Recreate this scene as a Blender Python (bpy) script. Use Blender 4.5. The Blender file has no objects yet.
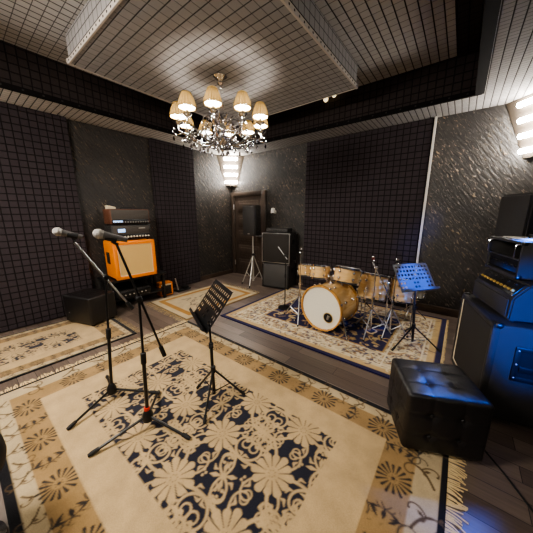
import bpy, bmesh, math, random
import numpy as np
from mathutils import Vector, Matrix, Euler

random.seed(7)
PI = math.pi
SC = bpy.context.scene
COL = SC.collection
V = Vector
RZ = 0.012                      # rug thickness

# ------------------------------------------------------------------ materials
def srgb(r, g, b):
    f = lambda c: (c / 255) / 12.92 if c / 255 <= 0.04045 else ((c / 255 + 0.055) / 1.055) ** 2.4
    return (f(r), f(g), f(b), 1.0)

def new_mat(name):
    m = bpy.data.materials.new(name)
    m.use_nodes = True
    nt = m.node_tree
    return m, nt, nt.nodes['Principled BSDF'], nt.nodes['Material Output']

def N(nt, typ, **kw):
    n = nt.nodes.new(typ)
    for k, v in kw.items():
        if k.startswith('i_'):
            n.inputs[k[2:].replace('_', ' ')].default_value = v
        else:
            setattr(n, k, v)
    return n

def plain(name, col, rough=0.5, metal=0.0, bump=0.0, bscale=80, spec=0.5, coat=0.0, var=0.12):
    m, nt, b, o = new_mat(name)
    tc = N(nt, 'ShaderNodeTexCoord')
    nz = N(nt, 'ShaderNodeTexNoise')
    nz.inputs['Scale'].default_value = bscale
    nz.inputs['Detail'].default_value = 4
    nt.links.new(tc.outputs['Object'], nz.inputs['Vector'])
    mp = N(nt, 'ShaderNodeMapRange')
    mp.inputs['To Min'].default_value = 1 - var
    mp.inputs['To Max'].default_value = 1 + var
    nt.links.new(nz.outputs['Fac'], mp.inputs['Value'])
    mx = N(nt, 'ShaderNodeMix', data_type='RGBA', blend_type='MULTIPLY')
    mx.inputs['Factor'].default_value = 1
    mx.inputs['A'].default_value = col
    nt.links.new(mp.outputs['Result'], mx.inputs['B'])
    nt.links.new(mx.outputs['Result'], b.inputs['Base Color'])
    b.inputs['Roughness'].default_value = rough
    b.inputs['Metallic'].default_value = metal
    b.inputs['Specular IOR Level'].default_value = spec
    b.inputs['Coat Weight'].default_value = coat
    if bump:
        bp = N(nt, 'ShaderNodeBump')
        bp.inputs['Strength'].default_value = bump
        bp.inputs['Distance'].default_value = 0.01
        nt.links.new(nz.outputs['Fac'], bp.inputs['Height'])
        nt.links.new(bp.outputs['Normal'], b.inputs['Normal'])
    return m

def emis(name, col, strength):
    m, nt, b, o = new_mat(name)
    b.inputs['Base Color'].default_value = (0.8, 0.8, 0.8, 1)
    b.inputs['Emission Color'].default_value = col
    b.inputs['Emission Strength'].default_value = strength
    return m

def tile_mat(name, col, line, axes, cell=0.085, cell2=None, lw=0.006, fine=False, rough=0.9, var=0.1, off=(0, 0)):
    """square-cut acoustic foam; axes = the two object axes of the face"""
    cell2 = cell2 or cell
    m, nt, b, o = new_mat(name)
    tc = N(nt, 'ShaderNodeTexCoord')
    sp = N(nt, 'ShaderNodeSeparateXYZ')
    nt.links.new(tc.outputs['Object'], sp.inputs['Vector'])
    masks = []
    ids = []
    for ax, c, of, w in ((axes[0], cell, off[0], lw), (axes[1], cell2, off[1], lw * (0.62 if fine else 1.0))):
        ad = N(nt, 'ShaderNodeMath', operation='ADD'); ad.inputs[1].default_value = 50 * c + of
        nt.links.new(sp.outputs['XYZ'.index(ax)], ad.inputs[0])
        dv = N(nt, 'ShaderNodeMath', operation='DIVIDE'); dv.inputs[1].default_value = c
        nt.links.new(ad.outputs[0], dv.inputs[0])
        fl = N(nt, 'ShaderNodeMath', operation='FLOOR'); nt.links.new(dv.outputs[0], fl.inputs[0]); ids.append(fl)
        fr = N(nt, 'ShaderNodeMath', operation='FRACT'); nt.links.new(dv.outputs[0], fr.inputs[0])
        sb = N(nt, 'ShaderNodeMath', operation='SUBTRACT'); sb.inputs[1].default_value = 0.5
        nt.links.new(fr.outputs[0], sb.inputs[0])
        ab = N(nt, 'ShaderNodeMath', operation='ABSOLUTE'); nt.links.new(sb.outputs[0], ab.inputs[0])
        mr = N(nt, 'ShaderNodeMapRange', interpolation_type='SMOOTHSTEP')
        mr.inputs['From Min'].default_value = 0.5 - w / c * 1.3
        mr.inputs['From Max'].default_value = 0.5 - w / c * 0.35
        nt.links.new(ab.outputs[0], mr.inputs['Value'])
        masks.append(mr)
    if fine:
        ml = N(nt, 'ShaderNodeMath', operation='MULTIPLY'); ml.inputs[1].default_value = 0.72
        nt.links.new(masks[1].outputs['Result'], ml.inputs[0]); m1 = ml.outputs[0]
    else:
        m1 = masks[1].outputs['Result']
    mxx = N(nt, 'ShaderNodeMath', operation='MAXIMUM')
    nt.links.new(masks[0].outputs['Result'], mxx.inputs[0]); nt.links.new(m1, mxx.inputs[1])
    cb = N(nt, 'ShaderNodeCombineXYZ')
    nt.links.new(ids[0].outputs[0], cb.inputs[0]); nt.links.new(ids[1].outputs[0], cb.inputs[1])
    wn = N(nt, 'ShaderNodeTexWhiteNoise', noise_dimensions='2D'); nt.links.new(cb.outputs[0], wn.inputs['Vector'])
    nz = N(nt, 'ShaderNodeTexNoise'); nz.inputs['Scale'].default_value = 160
    nt.links.new(tc.outputs['Object'], nz.inputs['Vector'])
    sm = N(nt, 'ShaderNodeMath', operation='ADD'); nt.links.new(wn.outputs['Value'], sm.inputs[0]); nt.links.new(nz.outputs['Fac'], sm.inputs[1])
    mp = N(nt, 'ShaderNodeMapRange'); mp.inputs['From Max'].default_value = 2
    mp.inputs['To Min'].default_value = 1 - var; mp.inputs['To Max'].default_value = 1 + var
    nt.links.new(sm.outputs[0], mp.inputs['Value'])
    mc = N(nt, 'ShaderNodeMix', data_type='RGBA', blend_type='MULTIPLY'); mc.inputs['Factor'].default_value = 1
    mc.inputs['A'].default_value = col; nt.links.new(mp.outputs['Result'], mc.inputs['B'])
    mx = N(nt, 'ShaderNodeMix', data_type='RGBA'); mx.inputs['B'].default_value = line
    nt.links.new(mxx.outputs[0], mx.inputs['Factor']); nt.links.new(mc.outputs['Result'], mx.inputs['A'])
    nt.links.new(mx.outputs['Result'], b.inputs['Base Color'])
    b.inputs['Roughness'].default_value = rough
    b.inputs['Specular IOR Level'].default_value = 0.25
    iv = N(nt, 'ShaderNodeMath', operation='SUBTRACT'); iv.inputs[0].default_value = 1
    nt.links.new(mxx.outputs[0], iv.inputs[1])
    bp = N(nt, 'ShaderNodeBump'); bp.inputs['Strength'].default_value = 0.7; bp.inputs['Distance'].default_value = 0.01
    nt.links.new(iv.outputs[0], bp.inputs['Height']); nt.links.new(bp.outputs['Normal'], b.inputs['Normal'])
    return m

def plaster_mat(name, horiz):
    """dark trowelled plaster with slanting strokes and gold flecks; horiz = object axis along the wall"""
    m, nt, b, o = new_mat(name)
    tc = N(nt, 'ShaderNodeTexCoord')
    sp = N(nt, 'ShaderNodeSeparateXYZ'); nt.links.new(tc.outputs['Object'], sp.inputs['Vector'])
    cb = N(nt, 'ShaderNodeCombineXYZ')
    nt.links.new(sp.outputs['XYZ'.index(horiz)], cb.inputs[0]); nt.links.new(sp.outputs[2], cb.inputs[1])
    def layer(rot, sx, sy, scale, detail, lo, hi, dist=0.3):
        r = N(nt, 'ShaderNodeVectorRotate', rotation_type='Z_AXIS'); r.inputs['Angle'].default_value = rot
        nt.links.new(cb.outputs[0], r.inputs['Vector'])
        mp = N(nt, 'ShaderNodeMapping'); mp.inputs['Scale'].default_value = (sx, sy, 1)
        nt.links.new(r.outputs['Vector'], mp.inputs['Vector'])
        nz = N(nt, 'ShaderNodeTexNoise'); nz.inputs['Scale'].default_value = scale
        nz.inputs['Detail'].default_value = detail; nz.inputs['Distortion'].default_value = dist
        nt.links.new(mp.outputs['Vector'], nz.inputs['Vector'])
        mr = N(nt, 'ShaderNodeMapRange'); mr.inputs['From Min'].default_value = lo; mr.inputs['From Max'].default_value = hi
        nt.links.new(nz.outputs['Fac'], mr.inputs['Value'])
        return mr.outputs['Result']
    stroke = layer(0.95, 5, 22, 1.6, 5, 0.36, 0.64)
    fleck = layer(0.95, 9, 26, 1.7, 4, 0.60, 0.70, 0.8)
    big = layer(0.6, 1.5, 3, 1.0, 3, 0.3, 0.7)
    mx = N(nt, 'ShaderNodeMix', data_type='RGBA')
    mx.inputs['A'].default_value = srgb(48, 45, 43); mx.inputs['B'].default_value = srgb(78, 72, 66)
    ml = N(nt, 'ShaderNodeMath', operation='MULTIPLY'); nt.links.new(stroke, ml.inputs[0]); nt.links.new(big, ml.inputs[1])
    nt.links.new(ml.outputs[0], mx.inputs['Factor'])
    mg = N(nt, 'ShaderNodeMix', data_type='RGBA'); mg.inputs['B'].default_value = srgb(168, 144, 110)
    fm = N(nt, 'ShaderNodeMath', operation='MULTIPLY'); nt.links.new(big, fm.inputs[1])
    nt.links.new(fleck, fm.inputs[0])
    nt.links.new(fm.outputs[0], mg.inputs['Factor']); nt.links.new(mx.outputs['Result'], mg.inputs['A'])
    nt.links.new(mg.outputs['Result'], b.inputs['Base Color'])
    b.inputs['Roughness'].default_value = 0.5
    b.inputs['Specular IOR Level'].default_value = 0.5
    ad = N(nt, 'ShaderNodeMath', operation='MULTIPLY_ADD'); nt.links.new(stroke, ad.inputs[0]); ad.inputs[1].default_value = .3; nt.links.new(fleck, ad.inputs[2])
    bp = N(nt, 'ShaderNodeBump'); bp.inputs['Strength'].default_value = 0.7; bp.inputs['Distance'].default_value = 0.02
    nt.links.new(ad.outputs[0], bp.inputs['Height']); nt.links.new(bp.outputs['Normal'], b.inputs['Normal'])
    return m

def wood_floor_mat():
    m, nt, b, o = new_mat('dark_plank_floor')
    tc = N(nt, 'ShaderNodeTexCoord')
    br = N(nt, 'ShaderNodeTexBrick', offset=0.37, squash=1.0)
    br.inputs['Scale'].default_value = 1.0
    br.inputs['Brick Width'].default_value = 1.25
    br.inputs['Row Height'].default_value = 0.125
    br.inputs['Mortar Size'].default_value = 0.002
    br.inputs['Mortar Smooth'].default_value = 0.2
    br.inputs['Color1'].default_value = srgb(116, 101, 90); br.inputs['Color2'].default_value = srgb(86, 73, 65)
    br.inputs['Mortar'].default_value = srgb(24, 19, 17)
    nt.links.new(tc.outputs['Object'], br.inputs['Vector'])
    mp = N(nt, 'ShaderNodeMapping'); mp.inputs['Scale'].default_value = (2.5, 45, 1)
    nt.links.new(tc.outputs['Object'], mp.inputs['Vector'])
    nz = N(nt, 'ShaderNodeTexNoise'); nz.inputs['Scale'].default_value = 1.5; nz.inputs['Detail'].default_value = 6
    nt.links.new(mp.outputs['Vector'], nz.inputs['Vector'])
    mr = N(nt, 'ShaderNodeMapRange'); mr.inputs['To Min'].default_value = 0.55; mr.inputs['To Max'].default_value = 1.4
    nt.links.new(nz.outputs['Fac'], mr.inputs['Value'])
    mx = N(nt, 'ShaderNodeMix', data_type='RGBA', blend_type='MULTIPLY'); mx.inputs['Factor'].default_value = 1
    nt.links.new(br.outputs['Color'], mx.inputs['A']); nt.links.new(mr.outputs['Result'], mx.inputs['B'])
    nt.links.new(mx.outputs['Result'], b.inputs['Base Color'])
    b.inputs['Roughness'].default_value = 0.42
    bp = N(nt, 'ShaderNodeBump'); bp.inputs['Strength'].default_value = 0.25; bp.inputs['Distance'].default_value = 0.004
    nt.links.new(nz.outputs['Fac'], bp.inputs['Height']); nt.links.new(bp.outputs['Normal'], b.inputs['Normal'])
    return m

def wood_mat(name, c1, c2, rough=0.35, scale=(3, 3, 30), coat=0.3):
    m, nt, b, o = new_mat(name)
    tc = N(nt, 'ShaderNodeTexCoord')
    mp = N(nt, 'ShaderNodeMapping'); mp.inputs['Scale'].default_value = scale
    nt.links.new(tc.outputs['Object'], mp.inputs['Vector'])
    nz = N(nt, 'ShaderNodeTexNoise'); nz.inputs['Scale'].default_value = 2; nz.inputs['Detail'].default_value = 5
    nz.inputs['Distortion'].default_value = 0.8
    nt.links.new(mp.outputs['Vector'], nz.inputs['Vector'])
    mx = N(nt, 'ShaderNodeMix', data_type='RGBA'); mx.inputs['A'].default_value = c1; mx.inputs['B'].default_value = c2
    mr = N(nt, 'ShaderNodeMapRange'); mr.inputs['From Min'].default_value = 0.3; mr.inputs['From Max'].default_value = 0.7
    nt.links.new(nz.outputs['Fac'], mr.inputs['Value']); nt.links.new(mr.outputs['Result'], mx.inputs['Factor'])
    nt.links.new(mx.outputs['Result'], b.inputs['Base Color'])
    b.inputs['Roughness'].default_value = rough; b.inputs['Coat Weight'].default_value = coat
    return m

def rug_mat():
    m, nt, b, o = new_mat('woven_rug')
    at = N(nt, 'ShaderNodeVertexColor', layer_name='Col')
    tc = N(nt, 'ShaderNodeTexCoord')
    nz = N(nt, 'ShaderNodeTexNoise'); nz.inputs['Scale'].default_value = 220; nz.inputs['Detail'].default_value = 3
    nt.links.new(tc.outputs['Object'], nz.inputs['Vector'])
    n2 = N(nt, 'ShaderNodeTexNoise'); n2.inputs['Scale'].default_value = 9; n2.inputs['Detail'].default_value = 5
    nt.links.new(tc.outputs['Object'], n2.inputs['Vector'])
    ad = N(nt, 'ShaderNodeMath', operation='ADD'); nt.links.new(nz.outputs['Fac'], ad.inputs[0]); nt.links.new(n2.outputs['Fac'], ad.inputs[1])
    mr = N(nt, 'ShaderNodeMapRange'); mr.inputs['From Min'].default_value = 0.5; mr.inputs['From Max'].default_value = 1.5
    mr.inputs['To Min'].default_value = 0.72; mr.inputs['To Max'].default_value = 1.25
    nt.links.new(ad.outputs[0], mr.inputs['Value'])
    mx = N(nt, 'ShaderNodeMix', data_type='RGBA', blend_type='MULTIPLY'); mx.inputs['Factor'].default_value = 1
    nt.links.new(at.outputs['Color'], mx.inputs['A']); nt.links.new(mr.outputs['Result'], mx.inputs['B'])
    nt.links.new(mx.outputs['Result'], b.inputs['Base Color'])
    b.inputs['Roughness'].default_value = 0.95
    b.inputs['Specular IOR Level'].default_value = 0.1
    b.inputs['Sheen Weight'].default_value = 0.15
    bp = N(nt, 'ShaderNodeBump'); bp.inputs['Strength'].default_value = 0.5; bp.inputs['Distance'].default_value = 0.004
    nt.links.new(nz.outputs['Fac'], bp.inputs['Height']); nt.links.new(bp.outputs['Normal'], b.inputs['Normal'])
    return m

def shade_mat():
    m, nt, b, o = new_mat('pleated_gold_silk')
    tc = N(nt, 'ShaderNodeTexCoord')
    nz = N(nt, 'ShaderNodeTexNoise'); nz.inputs['Scale'].default_value = 60
    nt.links.new(tc.outputs['Object'], nz.inputs['Vector'])
    tr = N(nt, 'ShaderNodeBsdfTranslucent'); tr.inputs['Color'].default_value = (0.075, 0.048, 0.018, 1)
    df = N(nt, 'ShaderNodeBsdfDiffuse'); df.inputs['Color'].default_value = (0.20, 0.145, 0.065, 1)
    ms = N(nt, 'ShaderNodeMixShader'); ms.inputs['Fac'].default_value = 0.6
    nt.links.new(tr.outputs[0], ms.inputs[1]); nt.links.new(df.outputs[0], ms.inputs[2])
    nt.links.new(ms.outputs[0], o.inputs['Surface'])
    bp = N(nt, 'ShaderNodeBump'); bp.inputs['Strength'].default_value = 0.2
    nt.links.new(nz.outputs['Fac'], bp.inputs['Height']); nt.links.new(bp.outputs['Normal'], df.inputs['Normal'])
    return m

def crystal_mat():
    m, nt, b, o = new_mat('cut_crystal')
    g = N(nt, 'ShaderNodeBsdfGlossy'); g.inputs['Roughness'].default_value = 0.05; g.inputs['Color'].default_value = (0.95, 0.95, 1, 1)
    t = N(nt, 'ShaderNodeBsdfRefraction'); t.inputs['IOR'].default_value = 1.45; t.inputs['Roughness'].default_value = 0.05
    fr = N(nt, 'ShaderNodeFresnel'); fr.inputs['IOR'].default_value = 1.9
    ms = N(nt, 'ShaderNodeMixShader')
    nt.links.new(fr.outputs[0], ms.inputs[0]); nt.links.new(t.outputs[0], ms.inputs[1]); nt.links.new(g.outputs[0], ms.inputs[2])
    nt.links.new(ms.outputs[0], o.inputs['Surface'])
    return m

M = {}
M['floor'] = wood_floor_mat()
M['plaster_back'] = plaster_mat('dark_trowelled_plaster_back', 'X')
M['plaster_left'] = plaster_mat('dark_trowelled_plaster_left', 'Y')
DK, DKL = srgb(59, 52, 55), srgb(20, 16, 16)
M['foam_left'] = tile_mat('dark_foam_left', DK, DKL, 'ZY', 0.083, 0.083, 0.006)
M['foam_back'] = tile_mat('dark_foam_back', DK, DKL, 'ZX', 0.085, 0.09, 0.006)
CL, CLL = srgb(152, 148, 146), srgb(38, 33, 32)
M['ceil_a'] = tile_mat('grey_foam_ceiling', srgb(186, 182, 178), CLL, 'XY', 0.087, 0.087, 0.006, fine=True)
M['ceil_box'] = tile_mat('grey_foam_lowered_panel', CL, CLL, 'YX', 0.09, 0.09, 0.005, fine=True)
M['ceil_boxside_y'] = tile_mat('grey_foam_side_y', CL, CLL, 'XZ', 0.09, 0.085, 0.0035)
M['ceil_boxside_x'] = tile_mat('grey_foam_side_x', CL, CLL, 'YZ', 0.09, 0.085, 0.0035)
M['soffit_y'] = tile_mat('grey_foam_soffit_side', CL, CLL, 'XY', 0.068, 0.045, 0.005, fine=True)
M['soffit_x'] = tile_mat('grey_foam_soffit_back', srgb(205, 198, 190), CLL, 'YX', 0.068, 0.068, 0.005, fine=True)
M['fascia_y'] = tile_mat('dark_foam_fascia_y', srgb(50, 43, 42), DKL, 'YZ', 0.085, 0.085, 0.006)
M['fascia_x'] = tile_mat('dark_foam_fascia_x', srgb(50, 43, 42), DKL, 'XZ', 0.085, 0.085, 0.006)
M['shade_strip'] = tile_mat('painted_ceiling_shade', srgb(50, 43, 42), DKL, 'XY', 0.087, 0.087, 0.006)  # dark tone for the painted shade on the upper ceiling
M['trim_dark'] = plain('dark_edge_trim', srgb(22, 19, 19), 0.8, spec=0.1)
M['trim_light'] = plain('light_edge_trim', srgb(190, 180, 170), 0.5)
M['white'] = plain('white_profile', srgb(215, 210, 202), 0.4)
M['dot'] = plain('trim_holes', srgb(30, 26, 25), 0.8)
M['door'] = wood_mat('dark_door_wood', srgb(54, 45, 39), srgb(80, 68, 59), 0.3, (30, 3, 3))
M['base'] = wood_mat('dark_baseboard_wood', srgb(60, 48, 40), srgb(84, 68, 56), 0.35, (2, 2, 40))
M['black'] = plain('black_paint', srgb(24, 23, 23), 0.4)
M['blackm'] = plain('black_metal', srgb(20, 20, 21), 0.3, 0.0, spec=0.6)
M['rubber'] = plain('black_rubber', srgb(26, 25, 25), 0.7)
M['tolex'] = plain('black_tolex', srgb(42, 39, 37), 0.5, 0, 0.6, 350)
M['grille'] = plain('black_grille_cloth', srgb(44, 40, 36), 0.8, 0, 0.5, 500)
M['ggrille'] = plain('grey_steel_grille', srgb(70, 68, 66), 0.6, 0, 0.5, 400)
M['leather'] = plain('black_leather', srgb(24, 22, 22), 0.36, 0, 0.25, 220, spec=0.7)
M['chrome'] = plain('chrome', (0.82, 0.82, 0.84, 1), 0.12, 1.0, var=0.02)
M['steel'] = plain('brushed_steel', (0.55, 0.55, 0.56, 1), 0.3, 1.0, var=0.05)
M['softsteel'] = plain('satin_steel', (0.55, 0.55, 0.56, 1), 0.42, 1.0, var=0.05)
M['silver'] = plain('silver_paint', srgb(190, 186, 178), 0.35, 0.6)
M['orange'] = plain('orange_tolex', srgb(236, 132, 22), 0.5, 0, 0.3, 300)
M['ocloth'] = plain('tan_basketweave_cloth', srgb(214, 176, 112), 0.9, 0, 0.5, 300)
M['brown'] = plain('brown_tolex', srgb(92, 56, 38), 0.55, 0, 0.4, 300)
M['dgrey'] = plain('dark_grey_grille', srgb(72, 66, 60), 0.7, 0, 0.4, 400)
M['panelblk'] = plain('black_control_panel', srgb(18, 18, 20), 0.3)
M['bluelit'] = emis('blue_indicator', (0.1, 0.45, 1.0, 1), 1.2)
M['knobw'] = plain('cream_knob', srgb(225, 214, 190), 0.4)
M['gold'] = plain('gold_piping', srgb(190, 160, 90), 0.4, 0.3)
M['maple'] = wood_mat('maple_lacquer', srgb(232, 196, 140), srgb(216, 172, 110), 0.22, (3, 3, 14), 0.6)
M['hoopwood'] = wood_mat('maple_hoop', srgb(206, 154, 84), srgb(186, 134, 68), 0.25, (3, 3, 14), 0.6)
M['head'] = plain('cream_drum_head', srgb(232, 226, 208), 0.5)
M['whiteshell'] = plain('white_drum_shell', srgb(225, 222, 214), 0.3)
M['red'] = plain('red_plastic', srgb(215, 50, 30), 0.4)
M['darkred'] = plain('dark_red_cap', srgb(90, 24, 24), 0.4)
M['satin'] = plain('satin_grey_steel', srgb(92, 94, 102), 0.35, 0.0, spec=0.5)
M['mesh'] = plain('silver_mic_mesh', srgb(165, 161, 155), 0.4, 0.5, 0.6, 700)
M['micbody'] = plain('dark_grey_mic_body', srgb(98, 95, 93), 0.35, 0.3)
M['cream'] = plain('cream_plastic', srgb(220, 205, 175), 0.45)
M['rug'] = rug_mat()
M['fringe'] = plain('wool_fringe', srgb(206, 180, 132), 0.95, 0, 0.4, 200)
M['shade'] = shade_mat()
M['crystal'] = crystal_mat()
M['blackglass'] = plain('black_crystal', srgb(12, 12, 13), 0.08, 0, spec=0.8)
M['diffuser'] = emis('lit_diffuser', (1.0, 0.945, 0.86, 1), 55)
M['tube'] = emis('lit_tube', (1.0, 0.945, 0.86, 1), 78)
M['cornerpanel'] = plain('beige_brown_corner_panel', srgb(74, 65, 55), 0.6)
M['top_light'] = plain('painted_top_light', srgb(205, 198, 186), 0.5)  # pale tone for the light painted on the rack top
M['bulb'] = emis('warm_bulb', (1.0, 0.8, 0.45, 1), 1.2)

# ------------------------------------------------------------------ mesh builder
class MB:
    def __init__(s, off=(0, 0, 0)):
        s.bm = bmesh.new(); s.off = V(off)
    def _fin(s, geom, mi):
        for f in geom:
            f.material_index = mi
    def box(s, c, size, rot=None, bev=0.0, mi=0, seg=2):
        nb = bmesh.new()
        bmesh.ops.create_cube(nb, size=1)
        bmesh.ops.scale(nb, vec=V(size), verts=nb.verts)
        if bev:
            bmesh.ops.bevel(nb, geom=nb.edges[:], offset=bev, segments=seg, affect='EDGES', profile=0.5)
        mat = Matrix.Translation(V(c))
        if rot is not None:
            mat = mat @ (rot.to_4x4() if isinstance(rot, Matrix) else Euler(rot).to_matrix().to_4x4())
        s._merge(nb, mat, mi); return s
    def _merge(s, nb, mat, mi):
        nb.transform(mat)
        for f in nb.faces: f.material_index = mi
        me = bpy.data.meshes.new('tmp'); nb.to_mesh(me); nb.free()
        s.bm.from_mesh(me); bpy.data.meshes.remove(me)
    def prism(s, pts, axis, d0, d1, mi=0, bev=0):
        """polygon pts (2D) extruded on an axis ('X','Y','Z') from d0 to d1"""
        nb = bmesh.new()
        def mk(p, d):
            return {'X': (d, p[0], p[1]), 'Y': (p[0], d, p[1]), 'Z': (p[0], p[1], d)}[axis]
        a = [nb.verts.new(mk(p, d0)) for p in pts]; b = [nb.verts.new(mk(p, d1)) for p in pts]
        n = len(pts)
        nb.faces.new(a); nb.faces.new(b[::-1])
        for i in range(n): nb.faces.new((a[i], b[i], b[(i + 1) % n], a[(i + 1) % n]))
        bmesh.ops.recalc_face_normals(nb, faces=nb.faces[:])
        if bev: bmesh.ops.bevel(nb, geom=nb.edges[:], offset=bev, segments=2, affect='EDGES')
        s._merge(nb, Matrix.Identity(4), mi); return s
    def tube(s, pts, r, n=10, mi=0, cap=True):
        pts = [V(p) for p in pts]
        rs = r if isinstance(r, (list, tuple)) else [r] * len(pts)
        nb = bmesh.new(); rings = []
        t0 = (pts[1] - pts[0]).normalized()
        ref = V((0, 0, 1)) if abs(t0.z) < 0.9 else V((1, 0, 0))
        u = t0.cross(ref).normalized()
        for i, p in enumerate(pts):
            if i == 0: t = pts[1] - pts[0]
            elif i == len(pts) - 1: t = pts[-1] - pts[-2]
            else: t = (pts[i + 1] - p).normalized() + (p - pts[i - 1]).normalized()
            t.normalize()
            u = (u - t * u.dot(t)).normalized(); w = t.cross(u)
            rings.append([nb.verts.new(p + (u * math.cos(a) + w * math.sin(a)) * rs[i]) for a in [2 * PI * k / n for k in range(n)]])
        for a, b in zip(rings, rings[1:]):
            for k in range(n): nb.faces.new((a[k], a[(k + 1) % n], b[(k + 1) % n], b[k]))
        if cap: nb.faces.new(rings[0][::-1]); nb.faces.new(rings[-1])
        s._merge(nb, Matrix.Identity(4), mi); return s
    def lathe(s, prof, c=(0, 0, 0), axis=(0, 0, 1), n=24, mi=0, wob=None):
        nb = bmesh.new(); rings = []
        for r, z in prof:
            if r < 1e-6: rings.append([nb.verts.new((0, 0, z))])
            else: rings.append([nb.verts.new(((r + (wob(k, r) if wob else 0)) * math.cos(2 * PI * k / n), (r + (wob(k, r) if wob else 0)) * math.sin(2 * PI * k / n), z)) for k in range(n)])
        for a, b in zip(rings, rings[1:]):
            for k in range(n):
                k2 = (k + 1) % n
                if len(a) == 1 and len(b) == 1: continue
                if len(a) == 1: nb.faces.new((a[0], b[k2], b[k]))
                elif len(b) == 1: nb.faces.new((a[k], a[k2], b[0]))
                else: nb.faces.new((a[k], a[k2], b[k2], b[k]))
        bmesh.ops.recalc_face_normals(nb, faces=nb.faces[:])
        q = V((0, 0, 1)).rotation_difference(V(axis).normalized())
        s._merge(nb, Matrix.Translation(V(c)) @ q.to_matrix().to_4x4(), mi); return s
    def cyl(s, p0, p1, r, n=16, mi=0, bev=0.0):
        p0, p1 = V(p0), V(p1); L = (p1 - p0).length; b = min(bev, L / 2, r)
        if b: prof = [(0, 0), (r - b, 0), (r, b), (r, L - b), (r - b, L), (0, L)]
        else: prof = [(0, 0), (r, 0), (r, L), (0, L)]
        return s.lathe(prof, p0, p1 - p0, n, mi)
    def ball(s, c, r, n=14, mi=0, sc=(1, 1, 1)):
        nb = bmesh.new(); bmesh.ops.create_uvsphere(nb, u_segments=n, v_segments=max(6, n // 2 + 1), radius=r)
        s._merge(nb, Matrix.Translation(V(c)) @ Matrix.Diagonal((*sc, 1)), mi); return s
    def build(s, name, mats, parent=None, smooth=True, angle=40):
        if not isinstance(mats, (list, tuple)): mats = [mats]
        me = bpy.data.meshes.new(name)
        bmesh.ops.translate(s.bm, vec=-s.off, verts=s.bm.verts)
        s.bm.to_mesh(me); s.bm.free()
        for m in mats: me.materials.append(m)
        if smooth:
            me.shade_smooth(); me.set_sharp_from_angle(angle=math.radians(angle))
        o = bpy.data.objects.new(name, me); COL.objects.link(o)
        if parent is not None: o.parent = parent
        return o

def thing(name, label, cat, loc=(0, 0, 0), rz=0.0, group=None):
    o = bpy.data.objects.new(name, None); o.empty_display_size = 0.1
    COL.objects.link(o); o.location = loc; o.rotation_euler = (0, 0, rz)
    o['label'] = label; o['category'] = cat
    if group: o['group'] = group
    return o
def tag(o, label, cat, group=None, kind=None):
    o['label'] = label; o['category'] = cat
    if group: o['group'] = group
    if kind: o['kind'] = kind
    return o
def struct(o):
    o['kind'] = 'structure'; return o
def copy_tree(o, parent=None):
    c = o.copy(); COL.objects.link(c)
    if parent is not None: c.parent = parent
    for ch in o.children: copy_tree(ch, c)
    return c

# ------------------------------------------------------------------ the room
XR, YF, H1, H2 = 5.22, -5.5, 2.80, 3.25       # right wall, wall behind the camera, soffit and upper ceiling heights
OX0, OX1, OY0, OY1 = 0.56, 4.53, -4.95, -0.53   # ceiling recess
T = 0.12
struct(MB().box((XR / 2, YF / 2, -0.05), (XR + 2 * T, -YF + 2 * T, 0.1)).build('floor', M['floor'], smooth=False))
struct(MB().box((XR / 2, T / 2, H2 / 2), (XR + 2 * T, T, H2 + 0.2)).build('wall_back', M['plaster_back'], smooth=False))
struct(MB().box((-T / 2, YF / 2, H2 / 2), (T, -YF, H2 + 0.2)).build('wall_left', M['plaster_left'], smooth=False))
struct(MB().box((XR + T / 2, YF / 2, H2 / 2), (T, -YF, H2 + 0.2)).build('wall_right', M['plaster_left'], smooth=False))
struct(MB().box((XR / 2, YF - T / 2, H2 / 2), (XR + 2 * T, T, H2 + 0.2)).build('wall_front', M['plaster_back'], smooth=False))
struct(MB().box((XR / 2, YF / 2, H2 + 0.05), (XR + 2 * T, -YF + 2 * T, 0.1)).build('ceiling', M['ceil_a'], smooth=False))
st = 0.02
def soffit(name, x0, x1, y0, y1, m):
    struct(MB().box(((x0 + x1) / 2, (y0 + y1) / 2, H1 + st / 2), (x1 - x0, y1 - y0, st)).build(name, m, smooth=False))
soffit('ceiling_soffit_left', 0, OX0, YF, 0, M['soffit_x'])
soffit('ceiling_soffit_right', OX1, XR, YF, 0, M['soffit_y'])
soffit('ceiling_soffit_back', OX0, OX1, OY1, 0, M['soffit_y'])
soffit('ceiling_soffit_front', OX0, OX1, YF, OY0, M['soffit_y'])
def fascia(name, x0, x1, y0, y1, m):
    struct(MB().box(((x0 + x1) / 2, (y0 + y1) / 2, (H1 + st + H2) / 2), (x1 - x0, y1 - y0, H2 - H1 - st)).build(name, m, smooth=False))
fascia('ceiling_fascia_left', OX0 - 0.03, OX0, OY0, OY1, M['fascia_y'])
fascia('ceiling_fascia_right', OX1, OX1 + 0.03, OY0, OY1, M['fascia_y'])
fascia('ceiling_fascia_back', OX0, OX1, OY1, OY1 + 0.03, M['fascia_x'])
fascia('ceiling_fascia_front', OX0, OX1, OY0 - 0.03, OY0, M['fascia_x'])
struct(MB().box((4.375, (OY0 + OY1) / 2, H2 - .006), (.25, OY1 - OY0, .012)).build('ceiling_shade_strip', M['shade_strip'], smooth=False))  # dark strip paints the shade along the right side of the upper ceiling
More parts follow.
